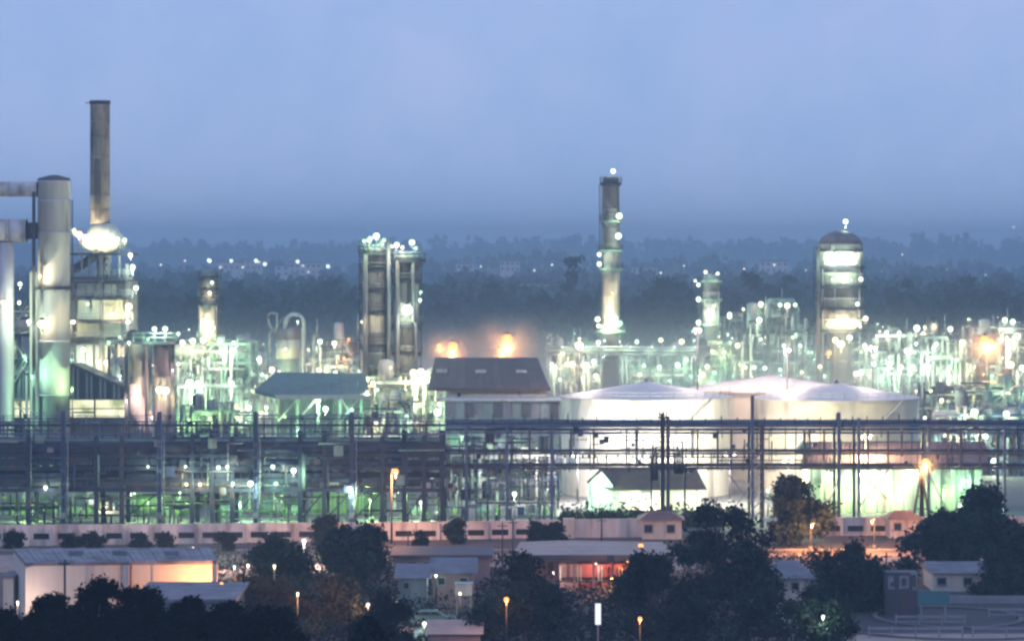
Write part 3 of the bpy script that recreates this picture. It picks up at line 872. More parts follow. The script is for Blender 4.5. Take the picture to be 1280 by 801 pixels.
# -- twin clad silos
d = 508; s = d / F
t = thing('reactor_pair', 'pair of mauve clad reactor vessels under one dark platform left of the small column', 'vessel', (wx(187, d), d, 0))
for (px, r, top) in ((175, 14.5, 430), (204, 11.5, 431)):
    for (a, b_) in ((top, 470), (470, 492), (492, 497), (497, 560), (560, None)):
        zb = wz(b_, d) if b_ else 0
        part(MB().lathe(wx(px, d), d, [(r * s, zb), (r * s, wz(a, d) - .12), (r * s * 1.03, wz(a, d) - .11), (r * s * 1.03, wz(a, d))], 24), 'shell_section', 'shellp' if px == 175 else 'shell', t)
dk = part(MB().boxb(wx(156, d), wx(222, d), d - 3, d + 3, wz(430, d) + .02, wz(426, d)), 'platform', 'dark', t)
part(rail(MB(), [(wx(156, d), d - 2.9, wz(426, d)), (wx(222, d), d - 2.9, wz(426, d))], 1.3, .1, 1.5), 'handrail', 'teal', dk)
part(MB().prism([P(158, 426, d), P(158, 415, d), P(164, 412, d), P(176, 418, d), P(184, 426, d)], (0, 3, 0)), 'top_hood', 'mauve', t)
for px in (160.3, 189.6, 218):
    part(MB().boxb(wx(px, d) - .28, wx(px, d) + .28, d - 2.6, d - 2.1, 0, wz(430, d)), 'column', 'dark', t)
for L in ((193, 411, 3.6, 'w', 1.0), (206.5, 411, 4, 'w', 1.2), (199, 487, 5.5, 'y', 1.8), (207, 488, 6, 'y', 2.2), (161, 428, 2, 'w', .5), (185, 424, 2, 'g', .4), (158, 500, 1.6, 'p', 1.6), (190, 520, 1.8, 'p', 1.6), (216, 462, 1.6, 'p', 1.0)):  # trailing pink entries are fill lamps added to brighten the vessels
    lamp(t, L[0], L[1], d - 3.8, L[2], L[3], L[4])

# -- small column and its lit frame
tower('small_column', 'slim column with dark banded top rising from the lit frame left of centre', 'column', 260, 600,
      [(344, 7.5), (356, 9), (375, 9.5), (380, 11), (400, 11.5), (428, 11.5)], ['shell', 'shell', 'shell', 'shellp', 'cream', 'cream'],
      [(347, 7.5, 12), (362, 9, 13), (378, 11, 14.5), (428, 11.5, 18)],
      [(265, 353, 2.2, 'w', .5), (262, 366, 2.6, 'y', .6), (254, 401, 4, 'y', 1.6), (266, 410, 4, 'y', 1.4), (258, 418, 3.2, 'y', .9), (262, 326, 2.4, 'w', .3, 600)], (13, -2, 344, 430))
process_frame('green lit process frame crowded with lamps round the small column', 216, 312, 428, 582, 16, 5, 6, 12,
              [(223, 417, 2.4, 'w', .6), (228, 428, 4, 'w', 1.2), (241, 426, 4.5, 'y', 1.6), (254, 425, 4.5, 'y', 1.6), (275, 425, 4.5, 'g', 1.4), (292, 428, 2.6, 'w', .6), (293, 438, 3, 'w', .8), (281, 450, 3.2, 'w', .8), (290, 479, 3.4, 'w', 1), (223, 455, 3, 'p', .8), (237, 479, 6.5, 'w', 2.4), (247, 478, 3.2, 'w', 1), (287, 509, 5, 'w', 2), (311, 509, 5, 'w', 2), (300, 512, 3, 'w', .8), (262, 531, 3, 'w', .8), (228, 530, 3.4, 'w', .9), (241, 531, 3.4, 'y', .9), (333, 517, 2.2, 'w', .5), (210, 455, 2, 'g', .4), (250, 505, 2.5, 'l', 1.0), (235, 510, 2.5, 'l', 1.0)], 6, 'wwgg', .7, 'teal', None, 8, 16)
# -- drum with goosenecks
d = 628; s = d / F
t = thing('gooseneck_drum', 'pale drum with a big inverted U pipe on its right side', 'vessel', (wx(360, d), d, 0))
part(MB().lathe(wx(360, d), d, [(13.5 * s, 0), (13.5 * s, wz(448, d))], 20), 'skirt', 'teal', t)
part(MB().lathe(wx(360, d), d, [(14.5 * s, wz(448, d)), (14.5 * s, wz(424, d))], 20), 'shell', 'cream', t)
part(MB().lathe(wx(360, d), d, [(15.5 * s, wz(424, d)), (15.8 * s, wz(411, d)), (10 * s, wz(408, d))], 20), 'head', 'shell', t)
pts = [P(356, 412, d - 2)] + [P(368 + 11.5 * math.cos(math.pi * (1 - k / 8)), 404 - 11.5 * math.sin(math.pi * k / 8), d - 2) for k in range(9)] + [P(379.5, 448, d - 2), P(379.5, 500, d - 2)]
part(MB().tube(pts, 2.6 * s, 10), 'gooseneck', 'galv', t)
pts = [P(337, 440, d - 1), P(337, 418, d - 1), P(341, 412, d - 1), P(336, 404, d - 1), P(335, 394, d - 1), P(339, 391, d - 1), P(346, 392, d - 1), P(346, 408, d - 1), P(343, 418, d - 1)]
part(MB().tube(pts, 1.3 * s, 8), 'vent_pipe', 'galv', t)
part(MB().tube([P(351, 408, d), P(351, 400, d), P(355, 397, d), P(362, 402, d)], 1.2 * s, 8), 'vent_pipe', 'galv', t)
for L in ((357, 436, 2, 'y', .9), (340, 462, 4.5, 'y', 1.4), (349, 465, 3, 'y', .8), (362, 472, 3.4, 'p', .8), (333, 470, 2.2, 'g', .6), (372, 402, 1.6, 'w', .5)):
    lamp(t, L[0], L[1], d - 6, L[2], L[3], L[4])
# -- teal roofed shed
d = 528
t = thing('pump_shelter', 'teal roofed open shelter with green lit columns left of the twin towers', 'shelter', (wx(390, d), d + 9, 0))
rp_ = [P(318, 487, d), P(346, 495, d - 2), P(462, 495, d - 2), P(457, 467, d + 20), P(345, 465, d + 20)]
part(MB().prism(rp_, (0, 0, -.5)), 'roof', 'rteal', t)
sheets(t, rp_[1], rp_[2], rp_[3], rp_[4], 10, ['rteal', 'rteal2', 'rteal'])
part(MB().beam(P(344, 496, d - 2.3), P(463, 496, d - 2.3), .5, .7), 'fascia', 'galv', t)
for px in (322, 346, 372, 398, 425, 452):
    part(MB().boxb(wx(px, d) - .22, wx(px, d) + .22, d - .3, d + .2, 0, wz(495, d) - .6), 'column', 'teal', t)
for (a, b_) in (((425, 528), (448, 498)), ((448, 528), (425, 498)), ((372, 525), (396, 498)), ((346, 528), (372, 498))):
    part(MB().beam(P(a[0], a[1], d - .4), P(b_[0], b_[1], d - .4), .22), 'brace', 'galv', t)
part(MB().boxb(wx(345, d), wx(460, d), d + 9, d + 9.3, 0, wz(500, d)), 'rear_wall', 'wallg', t)
for L in ((397, 500, 5, 'w', 1.8), (407, 511, 4.4, 'w', 1.6), (333, 509, 2.4, 'w', .6), (372, 535, 3, 'g', .8), (440, 512, 2.4, 'g', .9), (356, 520, 2.4, 'l', 1.0)):
    lamp(t, L[0], L[1], d - 1.5, L[2], L[3], L[4])
# -- deck module left of twin towers
process_frame('lit deck structure with an orange lit top beam left of the twin towers', 392, 452, 418, 610, 12, 4, 3, 21,
              [(400, 427, 4, 'w', 1), (418, 429, 4, 'y', 1.2), (398, 462, 3.5, 'y', 1), (408, 464, 3.5, 'y', 1), (419, 466, 3.5, 'w', 1), (430, 469, 4, 'y', 1.2), (440, 471, 3.5, 'y', 1), (450, 464, 3, 'w', .8), (436, 424, 2, 'o', .9), (430, 447, 2, 'o', .6)], 2, 'wy', .6, 'grey', None, 4, 8)
process_frame('lit low process frame behind the gooseneck drum and the teal shelter roof', 300, 348, 458, 640, 12, 3, 4, 22, [(306, 470, 2.4, 'w', .8), (318, 482, 3, 'y', .9), (328, 468, 2.2, 'w', .7), (341, 486, 2.2, 'g', .8)], 6, 'wyg', .7, 'teal', None, 6, 14)
process_frame('lit frame of pipes between the drum and the deck structure behind the teal roof', 372, 402, 446, 660, 12, 3, 3, 23, [(380, 455, 2, 'w', .7), (392, 449, 2.2, 'y', .8)], 4, 'wyg', .7, 'grey', None, 4, 10)
process_frame('dim green pipe frame between the reactor pair and the teal shelter', 222, 316, 505, 535, 10, 2, 6, 24, [(262, 522, 2.4, 'l', 1.4), (300, 524, 2.4, 'l', 1.2), (236, 524, 2.2, 'l', 1.2)], 3, 'lgw', .7, 'teal', None, 8, 18)
process_frame('back row of lit pipe frames behind the reactor pair and the furnace house', 96, 262, 452, 690, 14, 4, 8, 90, [], 9, 'wyg', .8, 'teal', None, 8, 20)
process_frame('back row of lit pipe frames behind the gooseneck drum', 255, 455, 444, 720, 14, 4, 9, 91, [], 10, 'wyg', .8, 'grey', None, 8, 22)
process_frame('crowded lit frame between the furnace house and the reactor pair', 136, 164, 432, 560, 10, 4, 2, 25, [(150, 470, 2, 'w', .6)], 3, 'wyg', .6, 'dark', None, 4, 10)
process_frame('lit pipe structure right of the reactor pair rising behind the green frame', 212, 250, 440, 625, 10, 4, 3, 26, [(216, 437, 2.4, 'w', .8), (244, 446, 2, 'y', .7)], 5, 'wyg', .7, 'grey', None, 6, 12)
process_frame('low crowded frame before the twin columns at the right end of the teal shelter', 440, 532, 500, 530, 10, 2, 6, 27, [(470, 528, 2.6, 'y', 1.2), (508, 520, 2.4, 'w', 1)], 4, 'ywg', .7, 'teal', None, 8, 18)
# -- twin towers
d = 560
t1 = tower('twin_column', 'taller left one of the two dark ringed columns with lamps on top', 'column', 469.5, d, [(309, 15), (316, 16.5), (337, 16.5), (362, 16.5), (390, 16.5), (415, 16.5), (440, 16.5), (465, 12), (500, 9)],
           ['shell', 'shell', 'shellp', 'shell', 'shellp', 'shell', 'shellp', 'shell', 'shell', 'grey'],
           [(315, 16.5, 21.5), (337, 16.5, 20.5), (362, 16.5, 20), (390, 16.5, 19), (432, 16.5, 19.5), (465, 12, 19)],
           [(463, 298, 3.6, 'g', .6), (470.5, 295, 5, 'w', .7), (455, 301, 2.4, 'g', .6), (480, 300, 2.6, 'g', .6), (484, 461, 3, 'w', 1), (452, 402, 1.6, 'y', .4), (460, 300, 2, 'y', .4)], (-17.2, 1, 300, 465))
for px in (455, 462, 475):
    part(MB().cyl(wx(px, d), d, wz(310, d), wz(298, d), .3, .3, 8), 'nozzle', 'teal', t1)
part(MB().tube([P(478, 312, d - 2.6), P(478, 300, d - 2.6), P(486, 300, d - 2.6), P(486, 470, d - 2.6)], .35, 8), 'overhead_pipe', 'shell', t1)
part(MB().tube([P(457, 318, d - 2.7), P(457, 480, d - 2.7)], .42, 8), 'downcomer', 'shell', t1)
t2 = tower('twin_column', 'shorter right one of the two dark ringed columns with a bright floodlight midway', 'column', 508, d, [(318, 14), (324, 15.5), (350, 15.5), (378, 15.5), (405, 15), (432, 15), (460, 9)],
           ['shell', 'shell', 'shell', 'shellp', 'shell', 'shellp', 'shellp', 'grey'],
           [(324, 15.5, 24), (405, 15.5, 20.5), (350, 15.5, 18.5), (440, 15, 18.5)],
           [(496, 306, 4, 'w', .7), (515, 303, 4.4, 'w', .7), (490, 308, 2.6, 'p', .6), (509, 387, 8.5, 'w', 1.6), (525, 375, 2.4, 'w', .5), (526, 365, 2, 'g', .5), (503, 309, 2.4, 'y', .5), (520, 310, 2.2, 'g', .5)], (16, 1, 318, 460))
part(MB().tube([P(497, 326, d - 2.7), P(497, 500, d - 2.7)], .38, 8), 'downcomer', 'shell', t2)
part(MB().tube([P(516, 326, d - 2.8), P(516, 402, d - 2.8), P(520, 404, d - 2.8), P(520, 470, d - 2.8)], .3, 8), 'downcomer', 'shell', t2)
process_frame('lit process frame packed with pipes at the foot of the twin columns', 432, 556, 470, 552, 12, 3, 6, 31,
              [(458, 474, 4.5, 'y', 1.5), (466, 478, 3, 'y', .8), (517, 466, 6, 'y', 2.2), (526, 465, 6, 'y', 2.2), (534, 467, 4, 'w', 1.2), (547, 515, 6, 'w', 2), (549, 505, 3, 'w', .8), (462, 514, 5, 'y', 1.6), (478, 515, 4.5, 'y', 1.4), (520, 500, 3.5, 'y', 1), (440, 500, 3, 'g', .8), (500, 515, 3, 'y', .8), (530, 483, 2.4, 'w', .6)], 5, 'wyg', .7, 'teal', None, 7, 18)

# ================================================================== warehouse in the middle
d = 520
x0, x1 = wx(535, d), wx(683, d)
t = thing('warehouse', 'long brown roofed warehouse with a cream upper wall in the middle', 'warehouse', ((x0 + x1) / 2, d + 15, 0))
part(MB().boxb(wx(560, d), x1, d, d + 30, 0, wz(486, d)), 'wall', 'wallc', t)
rp_ = [(x0, d - 1, wz(485, d)), (x0 + .4, d + 30, wz(447, d + 30)), (wx(672, d + 30), d + 30, wz(447, d + 30)), (wx(687, d), d - 1, wz(485, d))]
part(MB().prism(rp_, (0, 0, -.4)), 'roof', 'rbrown', t)
sheets(t, rp_[0], rp_[3], rp_[2], rp_[1], 13, ['rbrown', 'rbrown2', 'rbrown'])
part(MB().boxb(x0 - .1, wx(688, d), d - 1.35, d - 1.0, wz(488, d), wz(484, d)), 'fascia', 'rbrown', t)
for (px, py) in ((552, 465), (601, 466), (652, 466)):
    q = P(px, py, d + 14.5)
    part(MB().boxb(q.x - .9, q.x + .9, q.y - .6, q.y + .6, q.z - .3, q.z + .5), 'roof_vent', 'galv', t)
part(MB().boxb(wx(572, d), wx(576, d), d - .15, d - .01, wz(499, d), wz(491, d)), 'vent_louvre', 'dark', t)
d2 = 508
t = thing('panelled_annex', 'low annex with dusky grey window panels below the brown warehouse roof', 'building', (wx(630, d2), d2 + 5, 0))
part(MB().boxb(wx(556, d2), wx(700, d2), d2, d2 + 10, 0, wz(501, d2)), 'wall', 'wallg', t)
part(MB().boxb(wx(554, d2), wx(702, d2), d2 - .4, d2 + 11, wz(501, d2), wz(499.5, d2)), 'roof', 'galv', t)
for i in range(12):
    a = 558 + i * 11.8
    part(MB().boxb(wx(a, d2), wx(a + 10.4, d2), d2 - .12, d2 - .004, wz(522, d2), wz(503, d2)), 'panel', ['rgrey', 'wallg', 'mauve'][i % 3], t)
for i in range(10):
    a = 562 + i * 14
    for (pa, pb) in ((545, 575), (582, 612)):
        part(MB().boxb(wx(a, d2), wx(a + 11, d2), d2 - .12, d2 - .004, wz(pb, d2), wz(pa, d2)), 'panel', ['wallg', 'navy', 'teal'][(i + pa) % 3], t)
for L in ((577, 547, 3.6, 'g', .4), (566, 571, 3, 'y', .25), (577, 571, 3, 'y', .25), (621, 561, 4.2, 'w', .9), (622, 571, 2, 'o', .3), (540, 600, 3.4, 'w', .6), (571, 590, 2.4, 'w', .5), (660, 580, 2, 'g', .4), (600, 600, 2, 'g', .5)):
    lamp(t, L[0], L[1], d2 - 2, L[2], L[3], L[4])

process_frame('dim pipe frame with a few lamps between the warehouse annex and the pipe bridge', 556, 698, 560, 470, 10, 2, 8, 85, [(600, 590, 2, 'g', .2), (655, 600, 2, 'w', .2), (580, 610, 2, 'g', .3)], 1, 'gw', .2, 'navy', None, 6, 16)
process_frame('second rank of lit pipe frames behind the structures left of the tall column', 684, 760, 428, 780, 14, 4, 5, 86, [], 7, 'wyg', .7, 'teal', None, 6, 12)
process_frame('second rank of lit pipe frames behind the long rack right of the tall column', 768, 880, 446, 780, 14, 3, 7, 87, [], 9, 'wyg', .7, 'grey', None, 8, 16)
process_frame('back row of lit frames behind the right hand process area', 1086, 1290, 432, 760, 14, 4, 10, 88, [], 12, 'wygp', .8, 'teal', None, 12, 24)
process_frame('front row of lit frames in the right hand process area above the low rack', 1150, 1290, 480, 585, 12, 3, 8, 89, [], 9, 'wyg', .8, 'grey', None, 12, 24)
# big orange lamps behind the warehouse, each inside a puff of steam
M['steam'] = bpy.data.materials.new('steam')
M['steam'].use_nodes = True
_n, _l = M['steam'].node_tree.nodes, M['steam'].node_tree.links
_n.remove(_n['Principled BSDF'])
_v = _n.new('ShaderNodeVolumePrincipled')
_v.inputs['Color'].default_value = (0.9, 0.9, 0.9, 1)
_v.inputs['Anisotropy'].default_value = 0.2
_l.new(_v.outputs['Volume'], _n['Material Output'].inputs['Volume'])
_t = _n.new('ShaderNodeTexCoord')
_g = _n.new('ShaderNodeTexGradient')
_g.gradient_type = 'SPHERICAL'
_q = _n.new('ShaderNodeMath'); _q.operation = 'POWER'; _q.inputs[1].default_value = 1.8
_k = _n.new('ShaderNodeMath'); _k.operation = 'MULTIPLY'; _k.inputs[1].default_value = 0.075
_l.new(_t.outputs['Object'], _g.inputs['Vector']); _l.new(_g.outputs['Fac'], _q.inputs[0]); _l.new(_q.outputs[0], _k.inputs[0]); _l.new(_k.outputs[0], _v.inputs['Density'])
def steam(px, py, d, rpx, label):
    r = rpx * d / F
    p = P(px, py, d)
    b = MB().ball((0, 0, 0), 1, 24, 14, 0)
    b.v = [(v[0] + p.x, v[1] + p.y, v[2] + p.z) for v in b.v]
    o = solo(b, 'steam_cloud', 'steam', label, 'steam', p)
    o.scale = (r * 1.3, r * 1.1, r)
    o['kind'] = 'stuff'
    return o
def mast(label, px, d, heads, m='dark', r=0.16, group=None, pyt=None, name='lamp_mast', pw=1.0):
    x = wx(px, d); z = wz(pyt if pyt else heads[0][1], d)
    t = thing(name, label, 'lamp post', (x, d, 0), group)
    part(MB().cyl(x, d, 0, z, r, r * .6, 10), 'pole', m, t)
    part(MB().cyl(x, d, 0, .5, r * 2, r * 1.6, 10), 'base', 'conc', t)
    for h in heads:
        if abs(h[0] - px) > 1.5:
            part(MB().beam((x, d, wz(h[1], d) + .2), (wx(h[0], d), d, wz(h[1], d) + .25), .12), 'arm', m, t)
        if h[4] >= 4.5 and px > 560: part(MB().beam((wx(h[0], d), d, wz(h[1], d) + .3), (wx(h[0], d), d - 2.4, wz(h[1], d) + .3), .12), 'arm', m, t)
        lamp(t, h[0], h[1], d - (2.6 if h[4] >= 4.5 and px > 560 else .9), h[2], h[3], h[4], 'lamp_head')
    return t
mast('twin headed orange floodlight mast left behind the brown warehouse roof', 560, 640, [(549, 432, 3.2, 'o', 2.5), (566, 433, 7.5, 'o', 8)])
mast('orange floodlight mast with the biggest glow behind the brown warehouse roof', 633, 640, [(634, 424, 8.5, 'o', 12), (626, 439, 5.5, 'o', 5)])
steam(562, 433, 640, 36, 'faint steam glowing orange round the left floodlight behind the warehouse')
steam(634, 427, 640, 48, 'bigger puff of steam glowing orange behind the right end of the warehouse')

# ================================================================== tanks
def tank(label, px, half, pyrim, pyapex, dc, name='storage_tank', m='tank'):
    x = wx(px, dc); r = half * dc / F
    zr, za = wz(pyrim, dc - r), wz(pyapex, dc)
    t = thing(name, label, 'tank', (x, dc, 0), 'white storage tanks')
    nc = 6
    for i in range(nc):
        z0, z1 = zr * i / nc, zr * (i + 1) / nc
        part(MB().lathe(x, dc, [(r - .004 * i, z0), (r - .004 * i, z1)], 64, 0, True, False, False), 'shell_course', m, t)
    part(MB().lathe(x, dc, [(r + .02, zr - .25), (r + .22, zr - .25), (r + .22, zr), (r + .02, zr)], 64, 0, False, False, False), 'rim_ring', 'wallc', t)
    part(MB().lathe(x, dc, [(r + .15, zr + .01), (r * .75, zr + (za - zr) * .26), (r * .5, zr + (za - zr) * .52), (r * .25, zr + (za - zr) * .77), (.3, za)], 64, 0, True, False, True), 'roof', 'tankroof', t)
    part(MB().cyl(x, dc, za - .1, za + .5, .35, .35, 10), 'roof_vent', 'grey', t)

    h = MB()
    n = 44
    rail(h, [(x + (r - .1) * math.cos(2 * math.pi * k / n), dc + (r - .1) * math.sin(2 * math.pi * k / n), zr + .15) for k in range(n + 1)], .9, .05, 3)
    part(h, 'handrail', 'cream', t)
    b = MB()
    for k in range(30):
        a0, a1 = -2.3 + k * .05, -2.3 + (k + 1) * .05
        p0 = Vector((x + (r + .5) * math.cos(a0), dc + (r + .5) * math.sin(a0), zr * k / 30)); p1 = Vector((x + (r + .5) * math.cos(a1), dc + (r + .5) * math.sin(a1), zr * (k + 1) / 30))
        b.beam(p0, p1, .5, .1)
    part(b, 'spiral_stair', 'cream', t)
    return t
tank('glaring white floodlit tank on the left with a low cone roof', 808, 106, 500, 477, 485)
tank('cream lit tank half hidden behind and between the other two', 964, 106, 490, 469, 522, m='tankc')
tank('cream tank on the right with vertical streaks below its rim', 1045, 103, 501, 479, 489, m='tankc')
mast('twin floodlight mast shining on the left tank from behind the pipe bridge', 722, 463, [(716, 566, 2.0, 'v', 12), (728, 566, 2.0, 'v', 12)], 'mauve')
mast('floodlight mast in front of the left tank behind the small house', 798, 464.5, [(792, 575, 1.8, 'v', 10.5), (804, 575, 1.8, 'v', 10.5)], 'mauve')
mast('floodlight mast shining on the gap between the left and middle tanks', 912, 465, [(907, 566, 1.8, 'v', 9), (918, 566, 1.8, 'v', 9)], 'mauve')
mast('floodlight mast in front of the right tank at its left side', 985, 458, [(980, 575, 1.8, 'y', 7), (990, 575, 1.8, 'y', 7)], 'mauve')
mast('floodlight mast in front of the right tank at its right side', 1082, 454, [(1078, 545, 1.8, 'y', 9), (1087, 545, 1.8, 'y', 9)], 'mauve')

mast('added roof-lighting mast behind the gap between the left and middle tanks', 872, 512, [(869, 411, 2.6, 'p', 6), (875, 412, 2.6, 'p', 6)], 'dark')  # these tall masts are added to throw light onto the tank roofs
mast('added roof-lighting mast behind the right tank beside the drum tower foot', 1091, 510, [(1088, 433, 2.6, 'p', 6), (1094, 434, 2.6, 'p', 6)], 'dark')
mast('added roof-lighting mast behind the left side of the left tank', 724, 506, [(721, 430, 3, 'p', 6), (727, 431, 3, 'p', 6)], 'dark')
mast('added roof-lighting mast between the middle and right tanks below the steel frame', 984, 507, [(981, 437, 2.2, 'p', 12), (987, 437, 2.2, 'p', 5)], 'dark')
# -- small house in front of left tank
d = 452
x0, x1 = wx(766, d), wx(880, d)
t = thing('switch_house', 'small house with a dark hipped roof and white lit walls before the left tank', 'house', (wx(810, d), d + 4, 0))
part(MB().boxb(wx(737, d), x1 - .3, d + .4, d + 9, 0, wz(611, d)), 'wall', 'white', t)
part(MB().add([P(766, 613, d - .3), P(884, 612, d - .3), P(870, 584, d + 5), P(752, 584, d + 5), P(733, 602, d + 1), P(740, 611, d + 9.5), P(884, 608, d + 9.5)], [(0, 1, 2, 3), (3, 4, 0), (3, 2, 6, 5), (1, 6, 2), (4, 3, 5)]), 'roof', 'rbrown', t)
part(MB().prism([P(737, 603, d + .38), P(752, 589, d + .38), P(766, 606, d + .38), P(766, 612, d + .38), P(737, 612, d + .38)], (0, .1, 0)), 'gable_end', 'white', t)
for (a, b_) in ((775, 792), (800, 818), (842, 866)):
    part(MB().boxb(wx(a, d), wx(b_, d), d + .3, d + .398, wz(625, d), wz(616, d)), 'window', 'winw', t)
part(MB().boxb(wx(737, d) - .15, wx(737, d) + .15, d - .2, d + .1, 0, wz(603, d)), 'porch_post', 'teal', t)
for L in ((808, 628, 4.4, 'y', 1.6), (731, 628, 2.6, 'w', .8), (872, 626, 2, 'y', .6), (750, 600, 1.6, 'g', 1.0)):
    lamp(t, L[0], L[1], d - 1.2, L[2], L[3], L[4])
# lawn strip and hedge
setting(MB().add([(wx(690, 428), 428, .012), (wx(915, 428), 428, .012), (wx(915, 450), 450, .012), (wx(690, 450), 450, .012)], [(0, 1, 2, 3)]), 'lawn', 'green')

# ================================================================== far process area
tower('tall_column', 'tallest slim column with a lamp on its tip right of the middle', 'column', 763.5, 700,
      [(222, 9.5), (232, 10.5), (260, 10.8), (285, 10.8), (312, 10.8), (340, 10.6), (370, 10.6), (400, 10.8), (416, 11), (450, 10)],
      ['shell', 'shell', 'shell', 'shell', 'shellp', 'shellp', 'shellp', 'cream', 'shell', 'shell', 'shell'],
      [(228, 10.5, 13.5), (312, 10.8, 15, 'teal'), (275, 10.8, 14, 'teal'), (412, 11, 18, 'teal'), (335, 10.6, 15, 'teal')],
      [(766.5, 214, 3.8, 'w', .6, 700), (774, 270, 5, 'w', 1), (773, 295, 5, 'w', 1), (749, 318, 3.2, 'w', .8), (749, 330, 3.4, 'w', .8), (747, 399, 4.2, 'w', 1.2), (762, 403, 6, 'y', 3), (770, 398, 3, 'w', 1), (775, 404, 4, 'g', 1.2), (748, 407, 3, 'y', 1), (760, 383, 1.8, 'y', 1.5), (765, 366, 1.4, 'y', .8), (752, 408, 2, 'g', .5)], (-12, 1, 230, 420))
process_frame('lit pipe structure with orange tinged lamps left of the tall column', 684, 752, 436, 690, 14, 4, 4, 51,
              [(724, 430, 5, 'y', 1.5), (703, 442, 3.2, 'y', .9), (748, 428, 3.4, 'w', .9), (715, 455, 4.4, 'y', 1.4), (733, 456, 4.6, 'y', 1.4), (742, 452, 4, 'w', 1), (690, 455, 2.6, 'w', .6), (708, 455, 3, 'y', .8), (700, 474, 2.2, 'w', .6), (745, 470, 4, 'y', 1.2)], 5, 'wwyg', .7, 'grey', None, 5, 12)
process_frame('long lit pipe rack with bright horizontal pipes right of the tall column', 772, 872, 434, 705, 12, 3, 6, 52,
              [(796, 427, 3, 'w', .9), (773, 427, 3, 'w', .8), (826, 425, 3.6, 'y', 1), (852, 427, 4.4, 'y', 1.2), (805, 457, 2.6, 'w', .7), (824, 459, 3.4, 'w', .9), (847, 456, 4.2, 'w', 1.2), (771, 457, 3.4, 'w', .9), (800, 468, 3, 'y', .9), (838, 475, 2.4, 'g', .6), (864, 470, 3, 'g', .8), (858, 450, 2.4, 'w', .7)], 6, 'wgg', .7, 'teal', None, 4, 10)
pr = bpy.data.objects[-1] if False else None
d = 700
t = thing('header_pipes', 'three long bright pipes running right of the tall column above the left tank', 'pipe', (wx(825, d), d - 3, 0))
for (py, r) in ((434, .28), (438.5, .42), (443, .28)):
    part(MB().tube([P(684, py, d - 4), P(888, py, d - 4)], r, 8), 'pipe', 'galv', t)
for px in (700, 730, 785, 812, 840, 866):
    part(MB().boxb(wx(px, d) - .2, wx(px, d) + .2, d - 3.5, d - 3.1, 0, wz(445, d)), 'support', 'teal', t)
    lamp(t, px + 3, 433.5, d - 5.5, 1.2, 'w', .35)
tower('short_column', 'short grey column with lamps up its left side right of the pipe rack', 'column', 889, 760,
      [(348, 10.5), (365, 10.8), (385, 10.8), (404, 10.8), (430, 10)], ['shell', 'shellp', 'shellp', 'shellp', 'shell'],
      [(350, 10.8, 14, 'teal'), (373, 10.8, 15, 'teal'), (404, 10.8, 16, 'teal'), (425, 10.8, 18, 'teal')],
      [(882, 340, 2.6, 'w', .5), (897, 342, 2.4, 'w', .5), (869, 351, 2, 'w', .4), (873, 356, 2.8, 'w', .6), (873, 374, 3.8, 'w', .8), (873, 403, 3.8, 'w', .8), (888, 389, 5, 'w', 2.2), (884, 392, 3, 'y', 1), (866, 414, 2, 'g', .4), (900, 430, 4, 'y', 1.2), (912, 393, 3.4, 'w', .8), (878, 430, 4, 'y', 1)], (-13, 1, 346, 440))
process_frame('tall dense steel frame full of pipes between the short column and drum tower', 912, 1022, 398, 740, 18, 6, 7, 61,
              [(951, 380, 4, 'w', 1), (975, 381, 3, 'w', .8), (984, 382, 4.6, 'y', 1.2), (994, 381, 2.8, 'w', .7), (949, 400, 4.4, 'w', 1.1), (912, 396, 3, 'w', .8), (922, 432, 4, 'y', 1.2), (903, 436, 3.4, 'y', 1), (980, 432, 3, 'w', .9), (951, 424, 2.2, 'w', .7), (1000, 432, 2.6, 'w', .8), (932, 459, 2.6, 'y', .8), (943, 459, 3, 'w', .9), (956, 460, 3.2, 'w', .9), (915, 470, 3, 'g', .8), (975, 462, 2.6, 'w', .8), (1002, 465, 2.6, 'y', .8), (995, 418, 2.2, 'g', .6)], 12, 'wwyg', .8, 'dark', None, 10, 26, rpx=(1.2, 2.6))
process_frame('lit steel gantry with pale pipes under the short column', 862, 914, 432, 728, 14, 3, 4, 62,
              [(868, 447, 3.4, 'w', .9), (884, 458, 3.6, 'y', 1.1), (878, 468, 4, 'y', 1.2), (893, 466, 3.4, 'g', .9), (905, 440, 2.6, 'y', .8), (893, 478, 3, 'g', .8)], 5, 'ygw', .8, 'teal', None, 5, 12)
# small dark penthouse cage on the frame is its own lit cage
process_frame('small railed cage of lamps on top of the dense steel frame', 950, 998, 383, 748, 6, 2, 3, 63, [], 3, 'wy', .6, 'teal', wz(398, 748), 1, 3)
